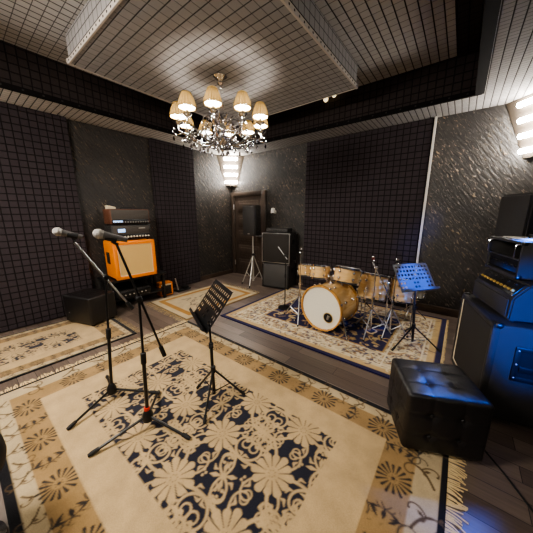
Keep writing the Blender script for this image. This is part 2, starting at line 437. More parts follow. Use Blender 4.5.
# dark lip with screw dots round the recess
lip = MB()
for x in (OX0, OX1):
    lip.box((x + (.0 if x == OX0 else -.022), (OY0 + OY1) / 2, H1 + 0.02), (0.035 if x == OX0 else .08, OY1 - OY0, 0.055))
    sg = 1 if x == OX0 else -1
    y = OY0 + 0.1
    while y < OY1:
        lip.box((x + sg * (0.0185 if sg > 0 else .063), y, H1 + 0.022), (0.004, 0.018, 0.018), mi=1); y += 0.17
for y in (OY0, OY1):
    lip.box(((OX0 + OX1) / 2, y, H1 + 0.02), (OX1 - OX0, 0.035, 0.055))
    sg = 1 if y == OY0 else -1
    x = OX0 + 0.1
    while x < OX1:
        lip.box((x, y + sg * 0.0185, H1 + 0.022), (0.018, 0.004, 0.018), mi=1); x += 0.17
struct(lip.build('trim_1', [M['trim_dark'], M['dot']], smooth=False))

# lowered panel hanging in the recess
BX0, BX1, BY0, BY1, BZ = 1.16, 3.32, -3.38, -1.05, 3.0
bx = MB()
bx.box(((BX0 + BX1) / 2, (BY0 + BY1) / 2, BZ + 0.004), (BX1 - BX0, BY1 - BY0, 0.008), mi=0)
for y in (BY0 + 0.02, BY1 - 0.02):
    bx.box(((BX0 + BX1) / 2, y, (BZ + 0.06 + H2) / 2), (BX1 - BX0 - 0.03, 0.02, H2 - BZ - 0.06), mi=1)
for x in (BX0 + 0.02, BX1 - 0.02):
    bx.box((x, (BY0 + BY1) / 2, (BZ + 0.06 + H2) / 2), (0.02, BY1 - BY0 - 0.03, H2 - BZ - 0.06), mi=2)
bx.box(((BX0 + BX1) / 2, (BY0 + BY1) / 2, BZ + 0.05), (BX1 - BX0 - 0.1, BY1 - BY0 - 0.1, 0.05), mi=3)
struct(bx.build('ceiling_panel_box', [M['ceil_box'], M['ceil_boxside_y'], M['ceil_boxside_x'], M['dot']], smooth=False))
fl = MB()
for y in (BY0, BY1):
    sg = -1 if y == BY0 else 1
    fl.box(((BX0 + BX1) / 2, y - sg * 0.008, BZ + 0.018), (BX1 - BX0 + 0.02, 0.02, 0.045), bev=0.004)
    x = BX0 + 0.05
    while x < BX1:
        fl.box((x, y + sg * 0.003, BZ + 0.016), (0.014, 0.004, 0.014), mi=1); x += 0.075
for x in (BX0, BX1):
    sg = -1 if x == BX0 else 1
    fl.box((x - sg * 0.008, (BY0 + BY1) / 2, BZ + 0.018), (0.02, BY1 - BY0 + 0.02, 0.045), bev=0.004)
    y = BY0 + 0.05
    while y < BY1:
        fl.box((x + sg * 0.003, y, BZ + 0.016), (0.004, 0.014, 0.014), mi=1); y += 0.075
struct(fl.build('trim_2', [M['trim_light'], M['dot']], smooth=False))

# white corner profile and baseboards
struct(MB().box((4.075, -0.03, H1 / 2), (0.024, 0.06, H1 - 0.004)).build('trim_3', M['white'], smooth=False))
for nm, x0, x1 in (('baseboard_back', 4.095, XR), ('baseboard_back_left', 1.13, 2.07)):
    struct(MB().box(((x0 + x1) / 2, -0.009, 0.06), (x1 - x0, 0.018, 0.12), bev=0.004).box(((x0 + x1) / 2, -0.012, 0.105), (x1 - x0, 0.024, 0.012), bev=0.003).build(nm, M['base']))
struct(MB().box((0.009, -0.55, 0.05), (0.018, 1.06, 0.10), bev=0.004).build('baseboard_left', M['base']))
struct(MB().box((XR - 0.009, YF / 2, 0.05), (0.018, -YF - 0.04, 0.10), bev=0.004).build('baseboard_right', M['base']))

# foam panels on the walls
def foam(name_label, c, s, m):
    o = MB().box(c, s, bev=0.008).build('acoustic_panel', m, smooth=False)
    return tag(o, name_label, 'acoustic panel', 'dark foam panels on the walls')
foam('wide dark square-cut foam panel on the wall, beside the black studded cube seat', (0.041, -4.07, 1.405), (0.078, 1.80, 2.78), M['foam_left'])
foam('narrow dark square-cut foam panel between the orange cabinet and the room corner', (0.041, -1.56, 1.405), (0.078, 0.88, 2.78), M['foam_left'])
foam('broad dark square-cut foam panel on the wall behind the drum kit', (3.065, -0.026, 1.40), (1.97, 0.048, 2.79), M['foam_back'])

# door in the back wall
d = struct(bpy.data.objects.new('door_1', None)); COL.objects.link(d); d.location = (0.56, 0, 0)
off = (0.56, 0, 0)
fr = MB(off)
for x in (0.075, 1.045): fr.box((x, -0.03, 1.0), (0.11, 0.06, 2.0), bev=0.008)
fr.box((0.56, -0.03, 1.955), (0.86, 0.06, 0.10), bev=0.008)
fr.build('door_frame', M['door'], d)
dl = MB(off)
dl.box((0.56, -0.016, 0.955), (0.86, 0.03, 1.90), bev=0.003)
for z0, z1 in ((0.12, 0.40), (0.47, 0.75), (0.82, 1.10), (1.17, 1.45), (1.52, 1.80)):
    dl.box((0.56, -0.034, (z0 + z1) / 2), (0.66, 0.016, z1 - z0), bev=0.007)
    dl.box((0.56, -0.042, (z0 + z1) / 2), (0.54, 0.018, z1 - z0 - 0.12), bev=0.008)
dl.build('door_leaf', M['door'], d)
for z in (0.3, 1.66):
    MB(off).cyl((0.132, -0.066, z - 0.06), (0.132, -0.066, z + 0.06), 0.011, 10).build('hinge', M['steel'], d)
hd = MB(off); hd.cyl((0.95, -0.03, 1.0), (0.95, -0.075, 1.0), 0.022, 12).tube([(0.95, -0.075, 1.0), (0.84, -0.08, 1.0)], 0.009, 8)
hd.build('door_handle', M['steel'], d)

# ------------------------------------------------------------------ rugs
def lin(r, g, b): return np.array(srgb(r, g, b)[:3], dtype=np.float32)
class Paint:
    def __init__(s, w, h, res):
        s.w, s.h = w, h
        s.nx, s.ny = int(round(w / res)) + 1, int(round(h / res)) + 1
        s.xs = np.linspace(-w / 2, w / 2, s.nx); s.ys = np.linspace(-h / 2, h / 2, s.ny)
        s.px = s.xs[1] - s.xs[0]
        s.img = np.zeros((s.ny, s.nx, 3), np.float32)
        s.clip = None
    def win(s, x0, x1, y0, y1):
        i0 = max(0, np.searchsorted(s.xs, x0)); i1 = min(s.nx, np.searchsorted(s.xs, x1) + 1)
        j0 = max(0, np.searchsorted(s.ys, y0)); j1 = min(s.ny, np.searchsorted(s.ys, y1) + 1)
        return i0, i1, j0, j1
    def put(s, wd, dist, col, a=1.0):
        i0, i1, j0, j1 = wd
        k = np.clip(0.5 - dist / s.px, 0, 1) * a
        if s.clip is not None:
            X, Y = np.meshgrid(s.xs[i0:i1], s.ys[j0:j1]); k = k * s.clip(X, Y)
        s.img[j0:j1, i0:i1] = s.img[j0:j1, i0:i1] * (1 - k[..., None]) + col * k[..., None]
    def rect(s, x0, x1, y0, y1, col):
        wd = s.win(x0 - .02, x1 + .02, y0 - .02, y1 + .02); i0, i1, j0, j1 = wd
        if i1 <= i0 or j1 <= j0: return
        X, Y = np.meshgrid(s.xs[i0:i1], s.ys[j0:j1])
        s.put(wd, np.maximum(np.maximum(x0 - X, X - x1), np.maximum(y0 - Y, Y - y1)), col)
    def disk(s, x, y, r, col, a=1.0):
        wd = s.win(x - r - .02, x + r + .02, y - r - .02, y + r + .02); i0, i1, j0, j1 = wd
        if i1 <= i0 or j1 <= j0: return
        X, Y = np.meshgrid(s.xs[i0:i1], s.ys[j0:j1])
        s.put(wd, np.hypot(X - x, Y - y) - r, col, a)
    def stroke(s, pts, w, col, a=1.0):
        pts = np.asarray(pts, float); n = len(pts)
        ws = np.full(n, w) if np.isscalar(w) else np.asarray(w, float)
        mw = ws.max() + .02
        wd = s.win(pts[:, 0].min() - mw, pts[:, 0].max() + mw, pts[:, 1].min() - mw, pts[:, 1].max() + mw); i0, i1, j0, j1 = wd
        if i1 <= i0 or j1 <= j0: return
        X, Y = np.meshgrid(s.xs[i0:i1], s.ys[j0:j1]); D = np.full(X.shape, 9.0)
        for k in range(n - 1):
            p, q = pts[k], pts[k + 1]; dx, dy = q - p; L = dx * dx + dy * dy + 1e-12
            t = np.clip(((X - p[0]) * dx + (Y - p[1]) * dy) / L, 0, 1)
            D = np.minimum(D, np.hypot(X - p[0] - t * dx, Y - p[1] - t * dy) - (ws[k] * (1 - t) + ws[k + 1] * t))
        s.put(wd, D, col, a)

def curl(p, ang, L, k0, k1, n=22):
    x, y = p; out = [(x, y)]; ds = L / n
    for i in range(n):
        ang += (k0 + (k1 - k0) * (i / n) ** 1.6) * ds
        x += math.cos(ang) * ds; y += math.sin(ang) * ds; out.append((x, y))
    return out
def xf(pts, c, rot=0.0, fx=1, fy=1, sc=1.0):
    ca, sa = math.cos(rot), math.sin(rot)
    return [(c[0] + sc * (fx * x * ca - fy * y * sa), c[1] + sc * (fx * x * sa + fy * y * ca)) for x, y in pts]

def flower(P, c, r, col, bg, n=12, rot=0.0):
    """full rounded petals with thin dark veins between them"""
    P.disk(c[0], c[1], r * 0.62, col)
    for k in range(n):
        a = rot + 2 * PI * k / n; rr = r * (0.98 + 0.10 * (k % 2))
        P.stroke([(c[0] + math.cos(a) * r * 0.3, c[1] + math.sin(a) * r * 0.3), (c[0] + math.cos(a) * (rr - r * .17), c[1] + math.sin(a) * (rr - r * .17))], [r * 0.10, r * 0.21], col)
    for k in range(n):
        a = rot + 2 * PI * (k + 0.5) / n
        P.stroke([(c[0] + math.cos(a) * r * 0.36, c[1] + math.sin(a) * r * 0.36), (c[0] + math.cos(a) * r * 0.95, c[1] + math.sin(a) * r * 0.95)], [r * 0.012, r * .03], bg, 0.95)
    for k in range(7):
        a = rot + 2 * PI * k / 7
        P.disk(c[0] + math.cos(a) * r * .17, c[1] + math.sin(a) * r * .17, r * 0.03, bg, 0.6)

def damask(P, x0, x1, y0, y1, cx0, dx, cy0, dy, col, bg):
    """flowers on a lattice (cx0 + i dx, cy0 + j dy) with coiled stems between, on a dark field"""
    P.rect(x0, x1, y0, y1, bg)
    P.clip = lambda X, Y: ((X > x0 - .015) & (X < x1 + .015) & (Y > y0 - .015) & (Y < y1 + .015)).astype(np.float32)
    u = (dx + dy) / 2
    ii = range(int(math.floor((x0 - cx0) / dx)) - 0, int(math.ceil((x1 - cx0) / dx)) + 1)
    jj = range(int(math.floor((y0 - cy0) / dy)) - 0, int(math.ceil((y1 - cy0) / dy)) + 1)
    for i in ii:
        for j in jj:
            c = (cx0 + dx * i, cy0 + dy * j); fx = 1 if i % 2 == 0 else -1; fy = 1 if j % 2 == 0 else -1
            # vines that end in open coils, with teardrop leaves on alternate sides
            def T(pts): return xf(pts, c, 0, fx, fy, u)
            def vine(p, ang, L, k0, k1, w0, w1, leaves=4, bud=.030):
                q = curl(p, ang, L, k0, k1, 34)
                P.stroke(T(q), list(np.linspace(w0, w1, 35) * u), col)
                P.disk(*T([q[-1]])[0], bud * u, col)
                for m in range(leaves):
                    t = 3 + int(m * 17 / max(1, leaves - 1)); a = math.atan2(q[t + 1][1] - q[t][1], q[t + 1][0] - q[t][0])
                    sg = 1 if m % 2 else -1; b = a + sg * .95; x, y = q[t]
                    P.stroke(T([(x + .03 * math.cos(b), y + .03 * math.sin(b)), (x + .085 * math.cos(b), y + .085 * math.sin(b)), (x + .13 * math.cos(b - sg * .5), y + .13 * math.sin(b - sg * .5))]), [.008 * u, .023 * u, .007 * u], col)
            vine((.10, .24), 1.05, 1.30, -1.2, -17, .025, .012, 4)
            vine((.24, -.06), -.45, 1.30, 1.2, 17, .025, .012, 4)
            vine((-.10, -.24), -2.0, 1.25, -1.2, -17, .025, .012, 4)
            vine((-.24, .08), 2.75, 1.20, 1.4, 18, .024, .012, 4)
            vine((.20, .18), .45, .70, 3.0, 22, .018, .010, 1, .022)
            vine((-.18, .20), 2.3, .66, -3.0, -22, .018, .010, 1, .022)
            vine((.16, -.20), -.8, .68, -3.0, -22, .018, .010, 1, .022)
            vine((-.20, -.16), -2.6, .64, 3.0, 22, .018, .010, 1, .022)
            # scroll rosette midway between four flowers
            c = (cx0 + dx * (i + .5), cy0 + dy * (j + .5)); ro = .5 * (i % 2) + .3 * (j % 2)
            for q in range(4):
                a = ro + q * PI / 2; h = 1 if (q + i + j) % 2 else -1
                vine((.05 * math.cos(a), .05 * math.sin(a)), a, .62, 3.5 * h, 17 * h, .019, .011, 2, .024)
                a += PI / 4
                P.stroke(T([(.05 * math.cos(a), .05 * math.sin(a)), (.13 * math.cos(a), .13 * math.sin(a)), (.20 * math.cos(a), .20 * math.sin(a))]), [.012 * u, .034 * u, .008 * u], col)
                for (e, f) in ((.27, .0), (.31, .13), (.31, -.13)):
                    P.disk(*T([(e * math.cos(a + f), e * math.sin(a + f))])[0], .021 * u, col)
            P.disk(*T([(0, 0)])[0], .045 * u, col)
    for i in ii:
        for j in jj:
            flower(P, (cx0 + dx * i, cy0 + dy * j), u * .29, col, bg, 12, (i * 1.3 + j * .7) % 1)
    P.clip = None

def daisy_row(P, a, b, r, step, dark, rnd):
    """border daisies drawn as dark petals, with leaf sprays and filigree between them"""
    a, b = np.array(a), np.array(b); L = np.linalg.norm(b - a); t = (b - a) / L; nrm = np.array([-t[1], t[0]])
    n = max(1, int(round(L / step))); base = math.atan2(t[1], t[0])
    at = lambda p, u_, v_: p + t * u_ * r + nrm * v_ * r
    for k in range(n):
        c = a + t * L * (k + .5) / n
        for q in range(16):
            an = base + 2 * PI * (q + .5) / 16; d_ = np.array([math.cos(an), math.sin(an)]); rr = r * (1.0 if q % 2 else .88)
            P.stroke([c + d_ * r * .36, c + d_ * rr], [r * .022, r * .085], dark)
        P.disk(c[0], c[1], r * .11, dark)
        for q in range(6):
            an = 2 * PI * q / 6; P.disk(c[0] + math.cos(an) * r * .2, c[1] + math.sin(an) * r * .2, r * .03, dark, .7)
        m = a + t * L * (k + 1.0) / n
        P.stroke([at(m, -.28, 0), at(m, .0, .02), at(m, .3, 0)], [r * .02, r * .13, r * .02], dark)
        for sg in (-1, 1):
            for (u0, v0, ang, ll) in ((-.30, .28, .9, .5), (-.05, .34, 1.3, .48), (.22, .30, 1.9, .5)):
                an = base + sg * ang; d_ = np.array([math.cos(an), math.sin(an)]); p = at(m, u0, v0 * sg)
                P.stroke([p, p + d_ * r * ll * .55, p + d_ * r * ll], [r * .02, r * .085, r * .02], dark)
            P.stroke(curl(at(m, -.5, .75 * sg), base - sg * .3, r * 1.5, sg * 1.5 / r, sg * 3.4 / r, 18), [r * .05] * 10 + [r * .035] * 9, dark, .85)
            P.stroke(curl(at(m, .55, .25 * sg), base + PI + sg * .5, r * .9, sg * 1.2 / r, sg * 4.5 / r, 14), r * .035, dark, .8)
        for q in range(10):
            p = at(m, rnd.uniform(-.8, .8), rnd.uniform(-.95, .95)); an = rnd.uniform(0, 6.3)
            P.stroke([p, p + np.array([math.cos(an), math.sin(an)]) * r * .16], r * .022, dark, .55)

def scroll_row(P, a, b, w, step, col, rnd):
    """light outer band with thin brown curling stems and leaves"""
    a, b = np.array(a), np.array(b); L = np.linalg.norm(b - a); t = (b - a) / L; nrm = np.array([-t[1], t[0]])
    base = math.atan2(t[1], t[0]); n = max(1, int(round(L / step)))
    for k in range(n):
        sg = 1 if k % 2 else -1
        m = a + t * (L * (k + .5) / n + rnd.uniform(-.1, .1) * w) - nrm * w * .30 * sg
        q = curl(m, base + sg * rnd.uniform(.35, .6), w * 2.3, sg * .2 / w, sg * 5.5 / w, 24)
        P.stroke(q, [w * .055] * 12 + [w * .035] * 13, col); P.disk(*q[-1], w * .06, col)
        q2 = curl(q[9], base - sg * .5, w * 1.0, -sg * 1.0 / w, -sg * 7 / w, 16)
        P.stroke(q2, w * .035, col); P.disk(*q2[-1], w * .05, col)
        for (e, an) in ((5, .9), (8, -1.0), (13, 1.0)):
            d_ = np.array([math.cos(base + sg * an), math.sin(base + sg * an)]); p = np.array(q[e])
            P.stroke([p, p + d_ * w * .17, p + d_ * w * .3], [w * .02, w * .075, w * .015], col)

def rug_mesh(P, name, loc, parent, thick=RZ):
    nx, ny = P.nx, P.ny
    X, Y = np.meshgrid(P.xs, P.ys)
    top = np.stack([X, Y, np.full_like(X, thick)], -1).reshape(-1, 3)
    # skirt ring down to the floor
    ring = [j * 0 + i for j in (0,) for i in range(nx)] + [j * nx + nx - 1 for j in range(1, ny)] + [(ny - 1) * nx + i for i in range(nx - 2, -1, -1)] + [j * nx for j in range(ny - 2, 0, -1)]
    low = top[ring].copy(); low[:, 2] = 0.001
    verts = np.concatenate([top, low]); nt = len(top)
    idx = np.arange(nt).reshape(ny, nx)
    quads = np.stack([idx[:-1, :-1], idx[:-1, 1:], idx[1:, 1:], idx[1:, :-1]], -1).reshape(-1, 4)
    nr = len(ring); r = np.array(ring); k = np.arange(nr); k2 = (k + 1) % nr
    sk = np.stack([nt + k, nt + k2, r[k2], r[k]], -1)
    faces = np.concatenate([quads, sk]).astype(np.int32)
    me = bpy.data.meshes.new(name)
    me.vertices.add(len(verts)); me.vertices.foreach_set('co', verts.astype(np.float32).ravel())
    me.loops.add(faces.size); me.loops.foreach_set('vertex_index', faces.ravel())
    me.polygons.add(len(faces)); me.polygons.foreach_set('loop_start', np.arange(0, faces.size, 4, dtype=np.int32))
    me.update(calc_edges=True); me.validate()
    ca = me.color_attributes.new('Col', 'FLOAT_COLOR', 'POINT')
    rgb = P.img.reshape(-1, 3); rgb = np.concatenate([rgb, rgb[ring]])
    rgba = np.concatenate([rgb, np.ones((len(rgb), 1), np.float32)], 1)
    ca.data.foreach_set('color', rgba.astype(np.float32).ravel())
    me.materials.append(M['rug'])
    o = bpy.data.objects.new(name, me); COL.objects.link(o); o.parent = parent
    return o

def fringe(parent, a, b, out, length, rnd, step=0.011):
    """knotted strands along one rug end, one mesh"""
    a, b, out = V(a), V(b), V(out); L = (b - a).length; t = (b - a) / L
    bm = bmesh.new(); n = int(L / step)
    for i in range(n):
        p = a + t * (i + rnd.random()) * step; g = math.sin(i * .45) * .35 + rnd.uniform(-.5, .5)
        ll = length * rnd.uniform(.65, 1.1); w = 0.0038
        pts = [p, p + out * ll * .5 + t * ll * g * .2, p + out * ll + t * ll * g * .6]
        vs = []
        for k, q in enumerate(pts):
            z = (0.008, 0.009, 0.003)[k]
            vs.append((bm.verts.new((q.x - t.x * w, q.y - t.y * w, z)), bm.verts.new((q.x + t.x * w, q.y + t.y * w, z + .002))))
        for k in range(2): bm.faces.new((vs[k][0], vs[k][1], vs[k + 1][1], vs[k + 1][0]))
    me = bpy.data.meshes.new('fringe'); bm.to_mesh(me); bm.free(); me.materials.append(M['fringe'])
    o = bpy.data.objects.new('fringe', me); COL.objects.link(o); o.parent = parent; o['kind'] = 'stuff'
    return o

CREAM, TAN, WHITE, DARK, BROWN, BLK = lin(180, 154, 114), lin(148, 120, 80), lin(178, 158, 124), lin(36, 36, 46), lin(86, 68, 46), lin(22, 21, 24)

def flower_rug(w, h, ins_tan, ins_plain, ins_field, lat, res, seed):
    """inset distances: (x side, y side) where tan border, plain band and dark field begin"""
    P = Paint(w, h, res); rnd = random.Random(seed); hw, hh = w / 2, h / 2
    P.rect(-hw - 1, hw + 1, -hh - 1, hh + 1, TAN)
    P.rect(-hw - 1, hw + 1, -hh - 1, hh + 1, BLK)
    P.rect(-hw + .03, hw - .03, -hh + .045, hh - .045, WHITE)
    P.rect(-hw + ins_tan[0], hw - ins_tan[0], -hh + ins_tan[1], hh - ins_tan[1], TAN)
    for sg in (-1, 1):
        y = sg * (hh - (ins_tan[1] + .045) / 2); ww = ins_tan[1] - .045
        scroll_row(P, (-hw + .08, y), (hw - .08, y), ww * 1.0, ww * 1.9, BROWN, rnd)
        x = sg * (hw - (ins_tan[0] + .03) / 2); ww = ins_tan[0] - .03
        scroll_row(P, (x, -hh + .1), (x, hh - .1), ww * 1.0, ww * 1.9, BROWN, rnd)
    d2 = lin(52, 46, 42)
    for sg in (-1, 1):
        wy = ins_plain[1] - ins_tan[1]; y = sg * (hh - (ins_tan[1] + ins_plain[1]) / 2)
        daisy_row(P, (-hw + ins_tan[0], y), (hw - ins_tan[0], y), wy * .60, wy * 2.75, d2, rnd)
        wx = ins_plain[0] - ins_tan[0]; x = sg * (hw - (ins_tan[0] + ins_plain[0]) / 2)
        daisy_row(P, (x, -hh + ins_plain[1] + .03), (x, hh - ins_plain[1] - .03), wx * .52, wx * 2.2, d2, rnd)
    P.rect(-hw + ins_plain[0], hw - ins_plain[0], -hh + ins_plain[1], hh - ins_plain[1], CREAM)
    damask(P, -hw + ins_field[0], hw - ins_field[0], -hh + ins_field[1], hh - ins_field[1], *lat, CREAM, DARK)
    return P

rnd = random.Random(3)
# large rug in the foreground: x 1.66..4.66, y -4.46..-2.53
R1 = thing('patterned_rug', 'large cream and black floral rug under the two microphone stands', 'rug', (3.16, -3.495, 0))
P1 = flower_rug(3.0, 1.93, (0.155, 0.125), (0.335, 0.285), (0.595, 0.50), (-.60, .43, .025, .37), 0.0065, 5)
rug_mesh(P1, 'rug_pile', None, R1)
fringe(R1, (1.50, -0.96, 0), (1.50, 0.96, 0), (1, 0, 0), 0.085, rnd)
fringe(R1, (-1.50, -0.96, 0), (-1.50, 0.96, 0), (-1, 0, 0), 0.085, rnd)
# rug of the same kind by the left wall: x 0.25..1.45, y -5.2..-3.15
R2 = thing('patterned_rug', 'narrow cream and black floral rug running along the foam-panelled wall', 'rug', (0.85, -4.2, 0))
P2 = flower_rug(1.2, 2.1, (0.09, 0.10), (0.21, 0.28), (0.36, 0.48), (-.0, .42, .0, .36), 0.0075, 8)
rug_mesh(P2, 'rug_pile', None, R2)
fringe(R2, (-0.6, 1.05, 0), (0.6, 1.05, 0), (0, 1, 0), 0.085, rnd)
fringe(R2, (-0.6, -1.05, 0), (0.6, -1.05, 0), (0, -1, 0), 0.085, rnd)

# cream rug with a gold border by the left wall: x 0.46..1.58, y -2.5..-0.92
R3 = thing('bordered_rug', 'cream rug with gold band and sparse grey motif before the door', 'rug', (1.06, -1.72, 0), math.radians(-1.5))
P3 = Paint(1.14, 1.6, 0.010); r3 = random.Random(4)
P3.rect(-1, 1, -1, 1, TAN); P3.rect(-.56, .56, -.79, .79, BLK); P3.rect(-.545, .545, -.775, .775, WHITE)
GOLD = lin(156, 112, 44)
P3.rect(-.465, .465, -.685, .685, GOLD); P3.rect(-.385, .385, -.60, .60, WHITE)
for k in range(34):
    P3.stroke(curl((r3.uniform(-.24, .24), r3.uniform(-.42, .42)), r3.uniform(0, 6.3), r3.uniform(.08, .16), r3.uniform(-8, 8), r3.uniform(-40, 40), 12), .008, lin(96, 88, 76))
for k in range(20):
    P3.disk(r3.uniform(-.22, .22), r3.uniform(-.4, .4), r3.uniform(.012, .028), lin(104, 94, 80))
rug_mesh(P3, 'rug_pile', None, R3)
fringe(R3, (-.57, .80, 0), (.57, .80, 0), (0, 1, 0), .09, rnd)
fringe(R3, (-.57, -.80, 0), (.57, -.80, 0), (0, -1, 0), .09, rnd)

# navy rug under the drums: x 1.87..4.55, y -2.12..-0.2
R4 = thing('navy_rug', 'navy and tan oriental rug under the maple drum kit', 'rug', (3.21, -1.16, 0))
P4 = Paint(2.68, 1.92, 0.009); r4 = random.Random(12)
NAVY = lin(28, 24, 66)
P4.rect(-2, 2, -2, 2, NAVY)
P4.rect(-1.285, 1.285, -.905, .905, lin(190, 160, 112))
P4.rect(-1.22, 1.22, -.84, .84, lin(206, 190, 158))
def sprinkle(P, x0, x1, y0, y1, n, cols, r0, r1, rn):
    for _ in range(n):
        x, y = rn.uniform(x0, x1), rn.uniform(y0, y1); c = rn.choice(cols); k = rn.random(); r = rn.uniform(r0, r1)
        if k < .4:
            for q in range(5): P.disk(x + math.cos(q * 1.257) * r, y + math.sin(q * 1.257) * r, r * .62, c)
            P.disk(x, y, r * .5, rn.choice(cols))
        elif k < .8: P.stroke(curl((x, y), rn.uniform(0, 6.3), r * 6, rn.uniform(-10, 10), rn.uniform(-50, 50), 10), r * .45, c)
        else: P.stroke([(x, y), (x + rn.uniform(-3, 3) * r, y + rn.uniform(-3, 3) * r)], [r * .3, r * .9], c)
bc = [lin(150, 112, 70), lin(96, 84, 92), lin(176, 140, 92), lin(224, 208, 176), lin(120, 84, 60), lin(70, 66, 92)]
for (x0, x1, y0, y1) in ((-1.2, 1.2, -.82, -.55), (-1.2, 1.2, .55, .82), (-1.2, -.85, -.6, .6), (.85, 1.2, -.6, .6)):
    sprinkle(P4, x0, x1, y0, y1, int((x1 - x0) * (y1 - y0) * 900), bc, .008, .016, r4)
for (a, b, c, d_) in ((-1.17, 1.17, .80, .785), (-1.17, 1.17, -.785, -.80), (-.86, .86, .555, .57), (-.86, .86, -.57, -.555)):
    P4.rect(a, b, min(c, d_), max(c, d_), lin(222, 208, 178))
for x in (-1.18, 1.165, -.875, .86):
    P4.rect(x, x + .015, -.8, .8, lin(222, 208, 178))
P4.rect(-.84, .84, -.54, .54, lin(176, 140, 88)); P4.rect(-.82, .82, -.52, .52, NAVY)
sprinkle(P4, -.8, .8, -.5, .5, 260, [lin(206, 180, 132), lin(180, 150, 100), lin(150, 112, 70), NAVY], .014, .03, r4)
rug_mesh(P4, 'rug_pile', None, R4)
fringe(R4, (1.34, -0.95, 0), (1.34, 0.95, 0), (1, 0, 0), .03, rnd)

# ------------------------------------------------------------------ corner lights
def corner_light(cx, cy, dx, dy, label):
    """dx, dy = direction signs from the corner into the room"""
    t = thing('corner_sconce', label, 'light', (cx, cy, 2.15), 0, 'stacked corner lights under the ceiling')
    at, ab, zt, zb = 0.45, 0.20, 0.645, 0.0
    bm = bmesh.new(); p = [(dx * .012, dy * at, zt), (dx * at, dy * .012, zt), (dx * ab, dy * .012, zb), (dx * .012, dy * ab, zb)]
    v = [bm.verts.new(q) for q in p]; f = bm.faces.new(v)
    c2 = [bm.verts.new((dx * .012, dy * .012, zt)), bm.verts.new((dx * .012, dy * .012, zb))]
    bm.faces.new((v[3], v[2], c2[1])); bm.faces.new((v[0], v[1], c2[0]))
    bm.faces.new((v[0], v[3], c2[1], c2[0])); bm.faces.new((v[1], v[2], c2[1], c2[0]))
    bmesh.ops.recalc_face_normals(bm, faces=bm.faces[:])
    me = bpy.data.meshes.new('backing'); bm.to_mesh(me); bm.free(); me.materials.append(M['cornerpanel'])
    o = bpy.data.objects.new('backing', me); COL.objects.link(o); o.parent = t
    side = V((dx, -dy, 0)).normalized()
    for k in range(4):
        z = 0.565 - k * 0.163; a = ab + (at - ab) * z / zt
        c = V((dx * (a / 2 + .035), dy * (a / 2 + .035), z))
        MB().tube([c - side * .15, c - side * .14, c + side * .14, c + side * .15], [.016, .028, .028, .016], 14).build('lamp_tube', M['tube'], t)
        for sg in (-1, 1): MB().tube([c + side * .12 * sg, c + side * .12 * sg - V((dx, dy, 0)) * .04], .008, 8).build('lamp_holder', M['steel'], t)
    return t
corner_light(0, 0, 1, -1, 'stack of four lit white tubes in the corner above the dark door')
corner_light(XR, 0, -1, -1, 'stack of four lit white tubes in the corner above the black amplifier stack')
corner_light(0, YF, 1, 1, 'added unseen stack of four lit tubes in the corner beyond the wide foam wall panel')  # unseen rear light, added to light the room from behind
corner_light(XR, YF, -1, 1, 'added stack of four lit tubes in the corner behind the camera, by the blue light')  # second added rear light, also out of view

# ------------------------------------------------------------------ chandelier
CX, CY = 2.215, -2.275
ch = thing('chandelier', 'crystal chandelier with ten gold pleated shades under the lowered ceiling panel', 'chandelier', (CX, CY, 2.2))
def cz(z): return z - 2.2
MB().lathe([(0, cz(2.999)), (.075, cz(2.999)), (.078, cz(2.985)), (.05, cz(2.965)), (.03, cz(2.94)), (.034, cz(2.92)), (.016, cz(2.90)), (.02, cz(2.88)), (0, cz(2.875))], n=20).build('ceiling_rose', M['chrome'], ch)
MB().tube([(0, 0, cz(2.89)), (0, 0, cz(2.70))], .008, 8).build('chain', M['chrome'], ch)
MB().lathe([(0, cz(2.74)), (.02, cz(2.73)), (.035, cz(2.70)), (.02, cz(2.67)), (.028, cz(2.64)), (.05, cz(2.60)), (.03, cz(2.56)), (.022, cz(2.52)), (.045, cz(2.48)), (.06, cz(2.45)), (.03, cz(2.41)), (.05, cz(2.38)), (.10, cz(2.345)), (.085, cz(2.31)), (.03, cz(2.28)), (.035, cz(2.25)), (.018, cz(2.22)), (0, cz(2.20))], n=20).build('column', M['chrome'], ch)
MB().ball((0, 0, -.02), .026, 14).build('finial', M['crystal'], ch)
def drop_mesh(name, r, l, mat):
    bm = bmesh.new(); n = 6
    t = bm.verts.new((0, 0, 0)); b = bm.verts.new((0, 0, -l))
    m1 = [bm.verts.new((r * math.cos(2 * PI * k / n), r * math.sin(2 * PI * k / n), -l * .62)) for k in range(n)]
    for k in range(n):
        bm.faces.new((t, m1[k], m1[(k + 1) % n])); bm.faces.new((b, m1[(k + 1) % n], m1[k]))
    bmesh.ops.recalc_face_normals(bm, faces=bm.faces[:])
    me = bpy.data.meshes.new(name); bm.to_mesh(me); bm.free(); me.materials.append(mat); return me
dm_c = drop_mesh('crystal_drop', .017, .075, M['crystal']); dm_b = drop_mesh('black_drop', .014, .06, M['blackglass'])
def drop(me, p):
    o = bpy.data.objects.new('crystal_drop', me); COL.objects.link(o); o.parent = ch; o.location = p
NA = 10
